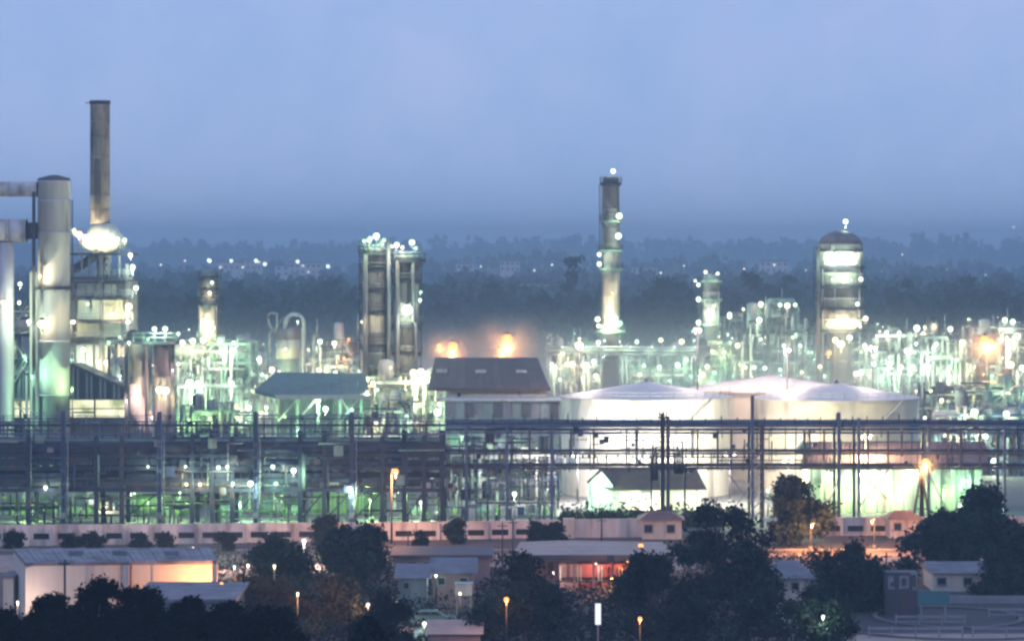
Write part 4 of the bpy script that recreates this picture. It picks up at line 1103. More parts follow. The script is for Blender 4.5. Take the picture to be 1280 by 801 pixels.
# -- banded drum tower
d = 700; s = d / F
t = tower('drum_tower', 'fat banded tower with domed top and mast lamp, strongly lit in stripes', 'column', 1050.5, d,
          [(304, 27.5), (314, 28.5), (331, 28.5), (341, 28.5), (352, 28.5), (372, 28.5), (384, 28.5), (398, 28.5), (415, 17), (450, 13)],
          ['shell', 'cream', 'shell', 'cream', 'shell', 'shellp', 'shell', 'cream', 'shell', 'shell', 'shell'],  # cream spans put the lamp-lit stripes into the shell colour
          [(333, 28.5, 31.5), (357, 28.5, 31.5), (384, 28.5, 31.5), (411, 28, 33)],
          [(1057, 277, 4, 'w', .5, 700)] + [(1031 + k * 9.5, 324 + (k % 2), 1.4, 'w', 1.5, d - 28.5 * s * math.sqrt(max(0.05, 1 - ((1031 + k * 9.5 - 1050.5) / 28.5) ** 2)) - 1.7) for k in range(5)] +
          [(1035 + k * 10, 404, 1.6, 'y', 1.5, d - 28.5 * s * math.sqrt(max(0.05, 1 - ((1035 + k * 10 - 1050.5) / 28.5) ** 2)) - 1.7) for k in range(5)] +
          [(1040, 349, 1.4, 'w', .8), (1054, 349, 2.4, 'w', 1.0), (1064, 350, 1.2, 'w', .5), (1076, 349, 3.4, 'w', .5), (1072, 380, 3, 'w', .5), (1082, 398, 4, 'y', .8), (1044, 425, 4.5, 'y', 1.4), (1051, 430, 6, 'y', 1.8), (1036, 441, 4, 'o', 1.2), (1062, 422, 4.4, 'w', 1.2), (1081, 432, 3.6, 'w', .9), (1090, 434, 3.6, 'w', .9), (1070, 467, 4.6, 'p', 1.4), (1077, 465, 4.6, 'w', 1.4), (1025, 458, 3.2, 'y', .9)],
          (-31, 2, 308, 415))
part(MB().lathe(wx(1050.5, d), d, [(27 * s, wz(304, d)), (24 * s, wz(297, d)), (15 * s, wz(291, d)), (6 * s, wz(288.5, d)), (1 * s, wz(288, d))], 24), 'dome', 'shell', t)
part(MB().cyl(wx(1057, d), d, wz(292, d), wz(279, d), .25, .15, 8), 'mast', 'dark', t)
part(MB().boxb(wx(1021, d) - .4, wx(1021, d) + .4, d - 3.5, d - 2.7, 0, wz(308, d)), 'side_riser', 'dark', t)
process_frame('lit frame with pipes right beside the foot of the drum tower', 1020, 1100, 428, 715, 14, 3, 4, 71,
              [(1092, 445, 3, 'w', .9), (1087, 463, 4, 'p', 1.2), (1030, 470, 3, 'w', .8)], 7, 'wyg', .8, 'grey', None, 4, 12)
# -- right hand process area
process_frame('lit white platform structure, left one of the right hand process area', 1096, 1152, 418, 660, 14, 5, 4, 81,
              [(1108, 416, 3.2, 'w', .9), (1124, 416, 3, 'w', .8), (1146, 410, 5, 'w', 1.5), (1154, 418, 4, 'y', 1.2), (1133, 438, 3.6, 'w', 1), (1092, 455, 4, 'w', 1.2), (1112, 455, 4.4, 'w', 1.4), (1126, 459, 4.4, 'w', 1.4), (1140, 459, 4.4, 'w', 1.4), (1102, 470, 3, 'g', 1)], 8, 'wwg', .9, 'galv', None, 7, 14)
process_frame('lit platform structure with pale columns in the middle of the right hand area', 1152, 1216, 420, 650, 14, 5, 4, 82,
              [(1188, 411, 4, 'w', 1.2), (1203, 428, 5, 'y', 1.6), (1159, 458, 5, 'w', 1.6), (1187, 459, 3.2, 'w', 1), (1177, 488, 4, 'y', 1.2), (1216, 457, 5, 'y', 1.5), (1170, 430, 3, 'w', 1), (1195, 450, 3, 'g', 1)], 7, 'wgy', .9, 'galv', None, 7, 14)
process_frame('tall lit structure with paired lamps at the right edge beyond the orange glow', 1216, 1300, 410, 640, 14, 5, 5, 83,
              [(1256, 400, 4, 'w', 1), (1266, 402, 4, 'w', 1), (1263, 456, 6, 'y', 2), (1272, 420, 5, 'y', 1.4), (1278, 460, 5, 'w', 1.5), (1221, 458, 4, 'y', 1.2), (1240, 470, 3, 'g', 1), (1250, 425, 3, 'p', 1)], 7, 'wgy', .9, 'grey', None, 7, 14)
for (px, dd, pyt, lab) in ((1226, 610, 455, 'left one of the two pale columns at the right edge above the blue pipe bridge'), (1259, 610, 460, 'right one of the two pale columns at the right edge above the blue pipe bridge')):
    tower('pale_column', lab, 'column', px, dd, [(pyt, 6.5), (475, 7), (500, 7)], ['cream', 'cream', 'shellp'], [(478, 7, 10, 'teal')], [], None)
mast('orange floodlight mast with a wide glow at the right edge', 1236, 600, [(1231, 425, 7.5, 'o', 9), (1238, 428, 5, 'o', 4)])
steam(1233, 426, 600, 44, 'steam glowing orange round the floodlight at the right edge')
process_frame('low lit rack of pipes on the right between the tanks and the far structures', 1150, 1300, 508, 520, 12, 3, 6, 84,
              [(1218, 515, 6, 'y', 1.8), (1258, 517, 5, 'w', 1.5), (1177, 500, 3, 'y', .9), (1200, 525, 2.6, 'w', .7), (1156, 522, 2.4, 'w', .6), (1232, 545, 4, 'w', .9), (1243, 577, 6, 'w', 1.5), (1221, 589, 5, 'w', 1.2), (1180, 548, 2.4, 'w', .6), (1160, 548, 3, 'w', .8), (1200, 548, 3, 'y', .8), (1250, 610, 3, 'g', 1), (1190, 600, 3, 'g', 1), (1275, 600, 3, 'g', 1)], 8, 'wgg', .7, 'blue', None, 6, 14)

# ================================================================== pipe racks along the front
d = 425
ZB = [wz(612, d), wz(600, d), wz(585, d), wz(569, d), wz(556, d)]
x0, x1 = wx(-40, d), wx(556, d)
t = thing('pipe_rack', 'long loaded blue pipe rack running along behind the wall on the left', 'pipe rack', ((x0 + x1) / 2, d + 4, 0))
rnd = random.Random(5)
for px in (80, 200, 320, 440):
    cx0 = wx(px, d); zc = wz(514, d)
    b = MB().boxb(cx0 - .29, cx0 - .22, d - .9, d - .1, 0, zc).boxb(cx0 + .22, cx0 + .29, d - .9, d - .1, 0, zc).boxb(cx0 - .219, cx0 + .219, d - .54, d - .46, 0, zc)
    for k in range(9): b.boxb(cx0 - .34, cx0 + .34, d - .95, d - .905, .4 + k * 1.75, .62 + k * 1.75)
    part(b, 'column', 'blue', t)
    part(MB().tube([(cx0 + .6, d - .8, 0), (cx0 + .6, d - .8, zc - 2)], .08, 6).boxb(cx0 - .3, cx0 + .3, d - 1.1, d - .96, 1.2, 2.0), 'conduit', 'grey', t)
for px in (-22, 35, 120, 152, 240, 265, 290, 375, 405, 478, 505, 530, 553):
    part(MB().boxb(wx(px, d) - .3, wx(px, d) + .3, d, d + .6, 0, wz(538 if px % 2 else 545, d)), 'column', 'navy' if px != 152 else 'mauve', t)
    part(MB().boxb(wx(px, d) - .3, wx(px, d) + .3, d + 7.4, d + 8, 0, wz(540, d + 8)), 'column', 'navy', t)
for z in ZB:
    for y in (d - .05, d + 8.3):
        part(MB().boxb(x0, x1, y - .05 if y > d else y, y + .2, z - .28, z + .22), 'long_beam', 'navy', t)
    for px in (-22, 35, 120, 152, 240, 265, 290, 375, 405, 478, 505, 530):
        part(MB().boxb(wx(px, d) - .2, wx(px, d) + .2, d + .62, d + 7.38, z - .26, z + .1), 'cross_beam', 'navy', t)
for j, z in enumerate(ZB):
    y = d + .9
    while y < d + 7.2:
        r = rnd.choice([.15, .2, .28, .38, .5] if j < 4 else [.12, .16, .2, .28])
        y += r
        if rnd.random() < .66:
            a = x0 if rnd.random() < .75 else rnd.uniform(x0, x1 * .2 + x0 * .8); b_ = x1 if rnd.random() < .75 else rnd.uniform(x0 * .3 + x1 * .7, x1)
            part(MB().tube([(a, y, z + .24 + r), (b_, y, z + .24 + r)], r, 8), 'pipe', rnd.choice(['navy', 'navy', 'mauve', 'blue', 'navy', 'grey'] if j < 4 else ['navy', 'galv', 'mauve', 'grey', 'teal']), t)
        y += r + .12
edges_ = [-40, 35, 80, 120, 152, 200, 240, 265, 290, 320, 375, 405, 440, 478, 505, 553]
for (pa, pb, pr) in ((557, 566, .92), (571, 581, .8), (590, 597.5, .75), (607, 611, .6)):
    for a, b_ in zip(edges_[:-1], edges_[1:]):
        if rnd.random() < pr * (.95 if b_ < 250 else .5):
            part(MB().boxb(wx(a, d) + .45, wx(b_, d) - .45, d + .2, d + .28, wz(pb, d), wz(pa + rnd.uniform(0, 3), d)), 'cable_tray', rnd.choice(['navy', 'navy', 'mauve']), t)
part(MB().boxb(x0, x1, d - 1.05, d - .93, wz(542.5, d), wz(540.5, d)), 'top_beam', 'blue', t)
part(MB().boxb(x0, x1, d + .3, d + .6, wz(533, d), wz(530, d)), 'top_beam', 'navy', t)
for py in (519.5, 523, 548, 552):
    part(MB().boxb(x0, x1, d + .5 + py % 3, d + .62 + py % 3, wz(py + .8, d), wz(py, d)), 'rail', 'blue', t)
for px in range(-12, 556, 17):
    part(MB().boxb(wx(px, d) - .09, wx(px, d) + .09, d + 3, d + 3.18, wz(612, d), wz(524 + (px * 11) % 17, d)), 'hanger', 'blue' if px % 2 else 'navy', t)
for px in range(-20, 556, 24):
    part(MB().boxb(wx(px, d) - .07, wx(px, d) + .07, d + .3, d + .44, wz(545, d), wz(519 + (px * 7) % 9, d)), 'rail_post', 'blue', t)
part(MB().boxb(x0, x1, d + .31, d + .4, wz(527, d), wz(526, d)), 'rail', 'blue', t)
for (a, b_) in ((35, 80), (152, 200), (240, 265), (290, 320), (375, 405), (405, 440), (440, 478), (505, 530)):
    part(MB().beam(P(a, 650, d + .7), P(b_, 614, d + .7), .2), 'brace', 'navy', t)
for L in ((57, 609, 3, 'w', .5), (232, 583, 2, 'w', .4), (273, 584, 3, 'w', .6), (284, 583, 2.4, 'w', .5), (341, 583, 3, 'w', .5), (367, 588, 4.4, 'w', .9), (313, 604, 4.4, 'w', .9), (291, 604, 2.6, 'w', .6), (250, 605, 2.6, 'y', .5), (233, 605, 2.4, 'y', .4), (345, 604, 3, 'g', .6), (437, 611, 4.4, 'w', 1), (185, 583, 1.8, 'w', .3)):
    lamp(t, L[0], L[1], d - 1.6, L[2], L[3], L[4])
clutter(t, x0, x1, d - .6, d + 6, wz(612, d), wz(545, d), 330, ['navy', 'blue', 'mauve', 'grey', 'teal'], 91, .35, .16)
clutter(t, x0, x1, d + .5, d + 7, wz(545, d), wz(517, d), 150, ['blue', 'navy', 'grey'], 92, .6, .09, 'upper_pipework')
clutter(t, x0, x1, d + 1, d + 7.5, 0, wz(612, d), 190, ['navy', 'green', 'galv', 'dark'], 93, .7, .16, 'lower_pipework')
# -- open pipe bridge on the right
x0, x1 = wx(556, d) + .05, wx(1310, d)
t = thing('pipe_bridge', 'open dark pipe bridge with a railed top running past the white tanks', 'pipe rack', ((x0 + x1) / 2, d + 3, 0))
for (pa, pb, y, m) in ((530.5, 534, d, 'blue'), (539.5, 542, d, 'blue'), (530, 533, d + 5, 'navy'), (565.5, 568, d, 'mauve'), (583.5, 586.5, d, 'mauve')):
    part(MB().boxb(x0, x1, y, y + .3, wz(pb, d), wz(pa, d)), 'long_beam', m, t)
for (py, r, y) in ((529, .22, 1.2), (529.5, .3, 2.2), (528.5, .2, 3.4), (564, .16, 1.2), (564, .2, 2.0), (582, .18, 1.2), (582, .24, 2.1), (538, .2, 2.8)):
    part(MB().tube([(x0, d + y, wz(py, d)), (x1, d + y, wz(py, d))], r, 8), 'pipe', rnd.choice(['navy', 'mauve', 'blue']), t)
px = 566
while px < 1300:
    part(MB().boxb(wx(px, d) - .07, wx(px, d) + .07, d + .31, d + .45, wz(530, d), wz(rnd.choice([520, 522, 524, 517]), d)), 'rail_post', 'navy', t)
    px += rnd.choice([16, 18, 20])
part(MB().boxb(x0, x1, d + .46, d + .54, wz(525.6, d), wz(524.4, d)), 'rail', 'navy', t)
for px in (583, 607, 634, 662, 690, 714, 742, 783, 795, 865, 872, 897, 914, 1005, 1012, 1030, 1085, 1110, 1127, 1160, 1185, 1200, 1225, 1268):
    part(MB().boxb(wx(px, d) - .13, wx(px, d) + .13, d - .2, d - .01, wz(rnd.choice([587, 587, 570]), d), wz(535, d)), 'hanger', 'mauve', t)
px = 706
while px < 940:
    part(MB().cyl(wx(px, d), d + .1, wz(572, d), wz(568.6, d), .2, .1, 6), 'pipe_shoe', 'dark', t)
    px += rnd.choice([8, 11, 14])
for px in (583, 634, 690, 940, 1048, 1073, 1160, 1255):
    h = {940: 494, 1048: 515, 1073: 522}.get(px, 530)
    cw = .22 if px in (940, 1048) else .18
    part(MB().boxb(wx(px, d) - cw, wx(px, d) + cw, d - .75, d - .25, 0, wz(h, d)), 'column', 'blue', t)
    part(MB().boxb(wx(px, d) - .17, wx(px, d) + .17, d + 5.4, d + 6, 0, wz(532, d)), 'column', 'navy', t)
part(MB().boxb(wx(952, d) - .3, wx(952, d) + .3, d - .75, d - .25, 0, wz(530, d)), 'column', 'mauve', t)
for k in range(8):
    za, zb = wz(648 - k * 12, d), wz(636 - k * 12, d)
    part(MB().beam((wx(940, d), d - .8, za), (wx(952, d), d - .8, zb), .16), 'brace', 'grey', t)
for (a, b_) in (((940, 630), (910, 592)), ((952, 628), (978, 592)), ((940, 600), (915, 640)), ((1073, 588), (1110, 625)), ((1110, 588), (1075, 632)), ((1048, 600), (1030, 640)), ((1160, 590), (1185, 640)), ((690, 640), (663, 590))):
    part(MB().beam(P(a[0], a[1], d - .5), P(b_[0], b_[1], d - .5), .18), 'brace', 'galv', t)
clutter(t, x0, x1, d - .3, d + 4, wz(590, d), wz(524, d), 210, ['navy', 'mauve', 'blue'], 94, .55, .09)
clutter(t, wx(556, d), wx(700, d), d - .3, d + 5, 0, wz(535, d), 150, ['navy', 'blue', 'grey', 'teal'], 95, .5, .15, 'lower_pipework')
# -- nested loop manifold
d3 = 421
t = thing('loop_manifold', 'dark vent post with nested looped pipes standing before the left tank', 'pipe manifold', (wx(828, d3), d3, 0))
part(MB().boxb(wx(825.5, d3), wx(831, d3), d3 - .3, d3 + .3, 0, wz(516, d3)), 'post', 'navy', t)
part(MB().boxb(wx(835, d3) - .25, wx(835, d3) + .25, d3 - .2, d3 + .2, 0, wz(520, d3)), 'post', 'mauve', t)
part(MB().boxb(wx(822, d3), wx(836, d3), d3 - .6, d3 + .6, wz(523, d3), wz(521, d3)), 'head_plate', 'dark', t)
for px in (824, 829, 833):
    part(MB().cyl(wx(px, d3), d3, wz(521, d3), wz(513, d3), .1, .1, 6), 'vent_tip', 'dark', t)
for (a, b_, pt) in ((816, 853, 552), (820, 847, 558), (817, 850, 562), (814, 854, 570), (821, 844, 566)):
    part(MB().tube([P(a, 600, d3 - .5), P(a, pt, d3 - .5), P(b_, pt, d3 - .5), P(b_, 592, d3 - .5)], .16, 8), 'loop_pipe', 'navy', t)
part(MB().boxb(wx(812, d3), wx(858, d3), d3 - .5, d3 + .4, wz(586, d3), wz(583, d3)), 'crossbeam', 'dark', t)
for px in (814, 856):
    part(MB().boxb(wx(px, d3) - .12, wx(px, d3) + .12, d3 - .2, d3 + .2, 0, wz(583, d3)), 'leg', 'navy', t)

# -- low shed on the right with lit wall
d = 448
t = thing('long_shed', 'long low brown roofed shed with a bright wall right of the tanks', 'shed', (wx(1110, d), d + 6, 0))
part(MB().boxb(wx(1012, d), wx(1228, d), d + 1, d + 12, 0, wz(580, d)), 'wall', 'cream', t)
part(MB().prism([P(1000, 582, d - .5), P(1236, 580, d - .5), P(1232, 552, d + 13), P(1008, 552, d + 13)], (0, 0, -.3)), 'roof', 'rred', t)
sheets(t, P(1000, 582, d - .5), P(1236, 580, d - .5), P(1232, 552, d + 13), P(1008, 552, d + 13), 18, ['rred', 'rred2', 'rred'])
part(MB().prism([P(994, 566, d - .8), P(1006, 551, d - .8), P(1019, 566, d - .8)], (0, 3, 0)), 'dormer', 'rteal', t)
for i in range(13):
    px = 1014 + i * 16.5
    part(MB().boxb(wx(px, d) - .15, wx(px, d) + .15, d - .3, d, 0, wz(582, d) - .4), 'post', 'teal', t)
    if i < 12: part(MB().boxb(wx(px + 2.5, d), wx(px + 14.5, d), d + .85, d + .98, wz(606, d), wz(586, d)), 'window', 'winw' if i in (2, 4, 5, 7) else 'wing', t)
for L in ((1080, 590, 3.4, 'w', 1.2), (1110, 592, 3.6, 'y', 1.4), (1040, 592, 3, 'y', 1.2), (1140, 588, 3.4, 'w', 1.2), (1060, 612, 3, 'l', 1.2), (1120, 614, 3, 'l', 1.2), (1090, 604, 4, 'y', 1.4), (1180, 612, 2.4, 'l', 1.0), (1210, 600, 2.4, 'g', 1.0)):
    lamp(t, L[0], L[1], d - 1.2, L[2], L[3], L[4])
# -- derrick with orange lamp
d = 414
t = thing('lamp_tower', 'dark tripod lamp tower with a glaring orange red lamp on the right', 'lamp post', (wx(1150, d), d, 0))
top = P(1152, 585, d)
for (px, yy) in ((1137, -1), (1163, -1), (1152, 1.5)):
    part(MB().beam((wx(px, d), d + yy, 0), top, .28), 'leg', 'dark', t)
for k in range(4):
    f0 = .2 + k * .19
    a, b_ = Vector((wx(1137, d), d - 1, 0)).lerp(top, f0), Vector((wx(1163, d), d - 1, 0)).lerp(top, f0)
    part(MB().beam(a, b_, .14), 'strut', 'dark', t)
lamp(t, 1157, 577, d - .8, 5.5, 'o', 5.0, 'lamp_head')
lamp(t, 1131, 606, d + .5, 1.4, 'o', .3, 'lamp_head')
steam(1157, 577, 413, 22, 'small reddish glow of mist round the lamp tower on the right')

# -- ground level equipment between rack and plant (seen under the rack)
def ground_tank(px, hw, pyt, d, m, lab, k=None, arch=False):
    s = d / F
    t = thing('ground_tank', lab, 'tank', (wx(px, d), d, 0))
    r = hw * s; zt = wz(pyt, d)
    part(MB().lathe(wx(px, d), d, [(r, .15), (r, zt)], 22), 'shell', m, t)
    part(MB().lathe(wx(px, d), d, [(r * 1.02, zt), (r * .7, zt + r * .25), (r * .05, zt + r * .34)], 22), 'head', m, t)
    part(MB().lathe(wx(px, d), d, [(r * 1.1, 0), (r * 1.1, .15)], 22), 'plinth', 'conc', t)
    part(MB().tube([(wx(px, d) + r * .6, d - r, .3), (wx(px, d) + r * .6, d - r, zt * .8), (wx(px, d) + r * 1.6, d - r, zt * .8)], .1, 6), 'pipe', 'galv', t)
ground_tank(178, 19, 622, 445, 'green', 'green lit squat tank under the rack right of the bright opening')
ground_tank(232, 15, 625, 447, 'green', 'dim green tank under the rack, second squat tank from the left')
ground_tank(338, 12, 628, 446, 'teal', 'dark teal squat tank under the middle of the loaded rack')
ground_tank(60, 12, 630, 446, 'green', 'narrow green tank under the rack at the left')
d = 452
x0, x1 = wx(90, d), wx(148, d)
t = thing('lit_archway', 'small workshop with a glaring white arched opening under the rack on the left', 'building', ((x0 + x1) / 2, d + 3, 0))
part(MB().boxb(x0, x1, d, d + 7, 0, wz(612, d)), 'wall', 'wallg', t)
b = MB()
pts = [(wx(107, d), d - .05, .05), (wx(143, d), d - .05, .05)] + [(wx(125 + 18 * math.cos(a), d), d - .05, wz(634, d) + 15 * d / F * math.sin(a)) for a in [math.pi * k / 12 for k in range(13)]]
part(b.prism(pts, (0, -.05, 0)), 'arched_opening', 'winw', t)
part(MB().boxb(wx(112, d), wx(121, d), d - .5, d - .12, 0, wz(632, d)), 'cabinet', 'green', t)
part(MB().lathe(wx(131, d), d - 1, [(1.3, 0), (1.3, 1.6), (.9, 2.2), (.2, 2.4)], 12), 'hopper', 'dark', t)
lamp(t, 130, 628, d - 2.5, 3, 'y', 2)
# green lit louvred screen
d = 446
x0, x1 = wx(388, d), wx(484, d)
t = thing('louvre_screen', 'tall green lit screen of vertical boards under the right end of the loaded rack', 'screen', ((x0 + x1) / 2, d, 0))
for i in range(24):
    px = 389 + i * 3.95
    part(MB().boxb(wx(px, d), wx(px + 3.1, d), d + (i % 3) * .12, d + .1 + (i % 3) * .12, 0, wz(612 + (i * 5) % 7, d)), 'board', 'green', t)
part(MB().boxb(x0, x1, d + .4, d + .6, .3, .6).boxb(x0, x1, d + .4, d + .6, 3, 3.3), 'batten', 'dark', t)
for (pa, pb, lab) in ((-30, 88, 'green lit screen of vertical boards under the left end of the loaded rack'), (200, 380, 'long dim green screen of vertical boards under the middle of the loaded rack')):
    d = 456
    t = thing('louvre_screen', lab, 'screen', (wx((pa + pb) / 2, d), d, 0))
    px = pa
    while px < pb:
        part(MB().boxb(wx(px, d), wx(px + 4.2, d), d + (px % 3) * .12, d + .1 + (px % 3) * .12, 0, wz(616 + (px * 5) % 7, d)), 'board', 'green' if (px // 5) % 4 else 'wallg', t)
        px += 5
    part(MB().boxb(wx(pa, d), wx(pb, d), d + .5, d + .7, .3, .6), 'batten', 'dark', t)
M['grass'] = mat('yard_grass', (0.08, 0.13, 0.04), 0.95, 0, 0.5, 0.8)
# pumps and small skids: individual repeats
rnd = random.Random(9)
skids = [(20, 441, 'leftmost pump skid under the loaded rack'), (100, 438, 'pump skid left of the bright archway under the rack'), (212, 440, 'pump skid between the two squat green tanks'), (290, 440, 'pump skid under the rack just left of the third tall blue column'), (365, 440, 'pump skid under the rack left of the green board screen'), (515, 440, 'pump skid right of the green board screen and orange street lamp'), (560, 441, 'pump skid under the start of the open pipe bridge'), (612, 440, 'pump skid below the panelled annex, left of the white lamp'), (672, 441, 'pump skid below the right end of the panelled annex')]
proto = None
for (px, d, lab) in skids:
    x = wx(px, d)
    if proto is None:
        t = thing('pump_skid', lab, 'pump', (0, 0, 0), 'pump skids under the pipe racks')
        part(MB().boxb(-2, 2, -.8, .8, 0, .3), 'base_frame', 'conc', t)
        drum(t, (-.8, 0, 1.1), .6, 1.5, 'x', 'teal', 'motor')
        drum(t, (1.1, 0, 1.0), .5, .5, 'x', 'green', 'pump_casing')
        part(MB().tube([(1.1, 0, 1.2), (1.1, 0, 3.6), (1.1, 2, 3.6)], .2, 8), 'discharge_pipe', 'galv', t)
        part(MB().tube([(1.7, 0, 1.0), (2.4, 0, 1.0), (2.4, 0, 4.6)], .22, 8), 'suction_pipe', 'galv', t)
        proto = t
        t.location = (x, d, 0)
    else:
        c = proto.copy(); COL.objects.link(c); c.location = (x, d, 0); c['label'] = lab
        c.rotation_euler.z = rnd.choice([0, math.pi, .3, -.2])
        for ch in list(proto.children):
            q = ch.copy(); COL.objects.link(q); q.parent = c
for i, (px, py, k, pw, lab) in enumerate([(40, 632, 'l', 2.2, 'leftmost short lamp post under the loaded rack'), (168, 612, 'l', 2.4, 'short lamp post above the squat green tank'), (225, 614, 'l', 1.6, 'short lamp post between the second and third tall blue columns'),
        (300, 628, 'g', 1.6, 'short lamp post just left of the third tall blue column'), (352, 620, 'l', 1.6, 'short lamp post right of the third tall blue column'), (410, 622, 'l', 3.0, 'short lamp post in front of the left half of the green board screen'), (462, 624, 'l', 3.0, 'short lamp post in front of the right half of the green board screen'),
        (527, 628, 'w', 1.2, 'short lamp post right of the orange street lamp'), (545, 640, 'w', .8, 'low lamp post at the foot of the lit process frame in the centre'), (643, 617, 'w', 1.6, 'white lamp post in front of the panelled annex behind the wall'), (760, 622, 'g', 1.8, 'short green lamp post left of the small house'), (905, 630, 'y', 1.8, 'short lamp post right of the small house'), (960, 612, 'g', 2.0, 'short lamp post beside the lattice column of the bridge'), (1010, 606, 'l', 2.0, 'short lamp post left of the long shed'), (1200, 630, 'g', 2.0, 'short lamp post behind the big tree at the right')]):
    mast(lab, px, 434 if px < 700 else 436, [(px, py, 3.6 if px in (527, 643) else 2.2, k, pw * 1.7)], 'dark', .1, 'short lamp posts in the plant yard')

# ================================================================== perimeter wall, gatehouse
t = thing('perimeter_wall', 'long pink boundary wall with a row of slot openings along the road', 'wall', (wx(340, 399), 399, 0))
def wd_(px): return float(np.interp(px, [-60, 0, 700, 1150, 1320], [396.5, 397, 409, 413, 415]))
def wtop(px): return float(np.interp(px, [-60, 0, 560, 830, 1150], [657, 657, 653, 648, 647]))
edges = [-40]
px = -24.0
def bay(pa, pb, slot=True):
    da, db = wd_(pa), wd_(pb)
    xa, xb = wx(pa, da), wx(pb, db)
    dm = (da + db) / 2
    zt = wz((wtop(pa) + wtop(pb)) / 2, dm)
    b = MB()
    y0, y1 = dm, dm + .3
    if slot:
        w = xb - xa
        sa, sb = xa + w * .16, xb - w * .16
        z0, z1 = zt - 1.72, zt - .98
        b.boxb(xa, xb, y0, y1, 0, z0).boxb(xa, xb, y0, y1, z1, zt).boxb(xa, sa, y0, y1, z0, z1).boxb(sb, xb, y0, y1, z0, z1)
    else: b.boxb(xa, xb, y0, y1, 0, zt)
    part(b, 'wall_panel', 'wallp', t)
    if slot: part(MB().boxb(sa, sb, y0 + .34, y0 + .4, z0 - .05, z1 + .05), 'slot_dark_sheet', 'black', t)  # black sheet paints the dark recess behind the slot
    part(MB().boxb(xa - .12, xa + .12, y0 - .08, y1 + .05, 0, zt + .06), 'post', 'wallp', t)
    part(MB().boxb(xa + .13, xb - .13, y0 - .06, y1 + .03, zt, zt + .12), 'coping', 'wallp', t)
while px < 696:
    bay(px, px + 30.2); px += 30.2
for a in (718, 751, 783): bay(a, a + 33 if a < 783 else 804, False)
part(MB().boxb(wx(704, 408.5), wx(718, 408.5), 408.3, 409.8, 0, wz(648, 408.5)), 'gate_pier', 'wallc', t)
px = 1026
while px < 1300:
    bay(px, px + 29); px += 29
d = 407
building('gatehouse', 'small gatehouse with a red roof at the end of the plain wall', 'building', 803, 852, 650, d, 6, 'wallc', 'rred', 'hip', 1.0, .5, windows=[(806, 815, 656, 665), (834, 843, 656, 665)])
building('hut', 'cream flat roofed hut between the two dark trees right of centre', 'hut', 962, 996, 655, 401, 6, 'wallc', 'rgrey', 'flat', .3, .3, windows=[(968, 974, 664, 672)])
building('gatehouse', 'red roofed gatehouse at the right end of the pink slotted wall', 'building', 1112, 1150, 649, 408, 5, 'wallp', 'rred', 'hip', 1.0, .5, windows=[(1118, 1126, 654, 662)])
# street lamp
mast('tall street lamp with an orange head in front of the pink wall', 489.5, 395, [(494.5, 589, 4.6, 'o', 9)], 'mauve', .16, None, 586, 'street_lamp')
mast('street lamp glowing orange on the pink ground before the gatehouse', 801, 356, [(801, 682, 4, 'o', 4)], 'dark', .12, None, 681, 'street_lamp')
mast('street lamp with a reddish glow in front of the wall on the right', 1013, 392, [(1015, 655, 2.0, 'o', 9)], 'dark', .12, None, 654, 'street_lamp')
mast('second reddish street lamp by the wall on the right', 1093, 394, [(1090, 650, 1.8, 'o', 8)], 'dark', .12, None, 649, 'street_lamp')
mast('small white lamp on a pole left of the big tree by the road', 380, 372, [(380, 675, 3, 'p', 11)], 'dark', .1, None, 674, 'street_lamp')
mast('small pink lamp on a pole behind the front warehouse roof', 241, 366, [(241, 685, 2.4, 'p', 14)], 'dark', .1, None, 684, 'street_lamp')

# ================================================================== foreground buildings
# front warehouse
c0, c1, c2, c3 = (wx(32, 318), 318.0), (wx(272, 320), 320.0), (wx(262, 334), 334.0), (wx(17, 333), 333.0)
zt = wz(707, 318)
t = thing('front_warehouse', 'flat roofed pale warehouse lit orange at its right end, bottom left', 'warehouse', (wx(150, 325), 325, 0))
part(MB().add([(*c, z) for z in (0, zt) for c in (c0, c1, c2, c3)], [(0, 1, 5, 4), (1, 2, 6, 5), (2, 3, 7, 6), (3, 0, 4, 7), (4, 5, 6, 7)]), 'wall', 'wallc', t)
def grow(c, k=.04):
    cx, cy_ = sum(a[0] for a in (c0, c1, c2, c3)) / 4, sum(a[1] for a in (c0, c1, c2, c3)) / 4
    return (c[0] + (k if c[0] > cx else -k), c[1] + (k if c[1] > cy_ else -k))
q = [grow(c) for c in (c0, c1, c2, c3)]
part(MB().add([(*c, z) for z in (zt + .01, zt + .3) for c in q], [(0, 1, 5, 4), (1, 2, 6, 5), (2, 3, 7, 6), (3, 0, 4, 7), (4, 5, 6, 7), (3, 2, 1, 0)]), 'roof', 'rgrey', t)
sheets(t, (*q[0], zt + .3), (*q[1], zt + .3), (*q[2], zt + .3), (*q[3], zt + .3), 16, ['rgrey2'], .012)
for k in (3, 6):
    f = k / 9
    a = Vector((*c0, 0)).lerp(Vector((*c1, 0)), f)
    part(MB().boxb(a.x - .14, a.x + .14, a.y - .12, a.y - .004, 0, zt - .05), 'pilaster', 'wallc', t)
for (px, py) in ((150, 699), (215, 700), (95, 698)):
    p = P(px, py, 326); part(MB().boxb(p.x - .7, p.x + .7, 325.4, 326.4, zt + .3, zt + .8), 'roof_vent', 'rgrey', t)
part(MB().boxb(wx(163, 318.6) - .1, wx(163, 318.6) + .1, 318.7, 318.95, 0, zt + .28), 'downpipe', 'rred', t)
building('annex', 'narrow lit annex at the left end of the front warehouse', 'building', 4, 17, 722, 326, 5, 'wallc', 'rgrey', 'flat', .25, .2)
building('lean_to', 'low blue grey roofed lean-to before the lit warehouse wall', 'building', 168, 290, 752, 300, 15, 'wallg', 'rgrey', 'flat', .3, .4)
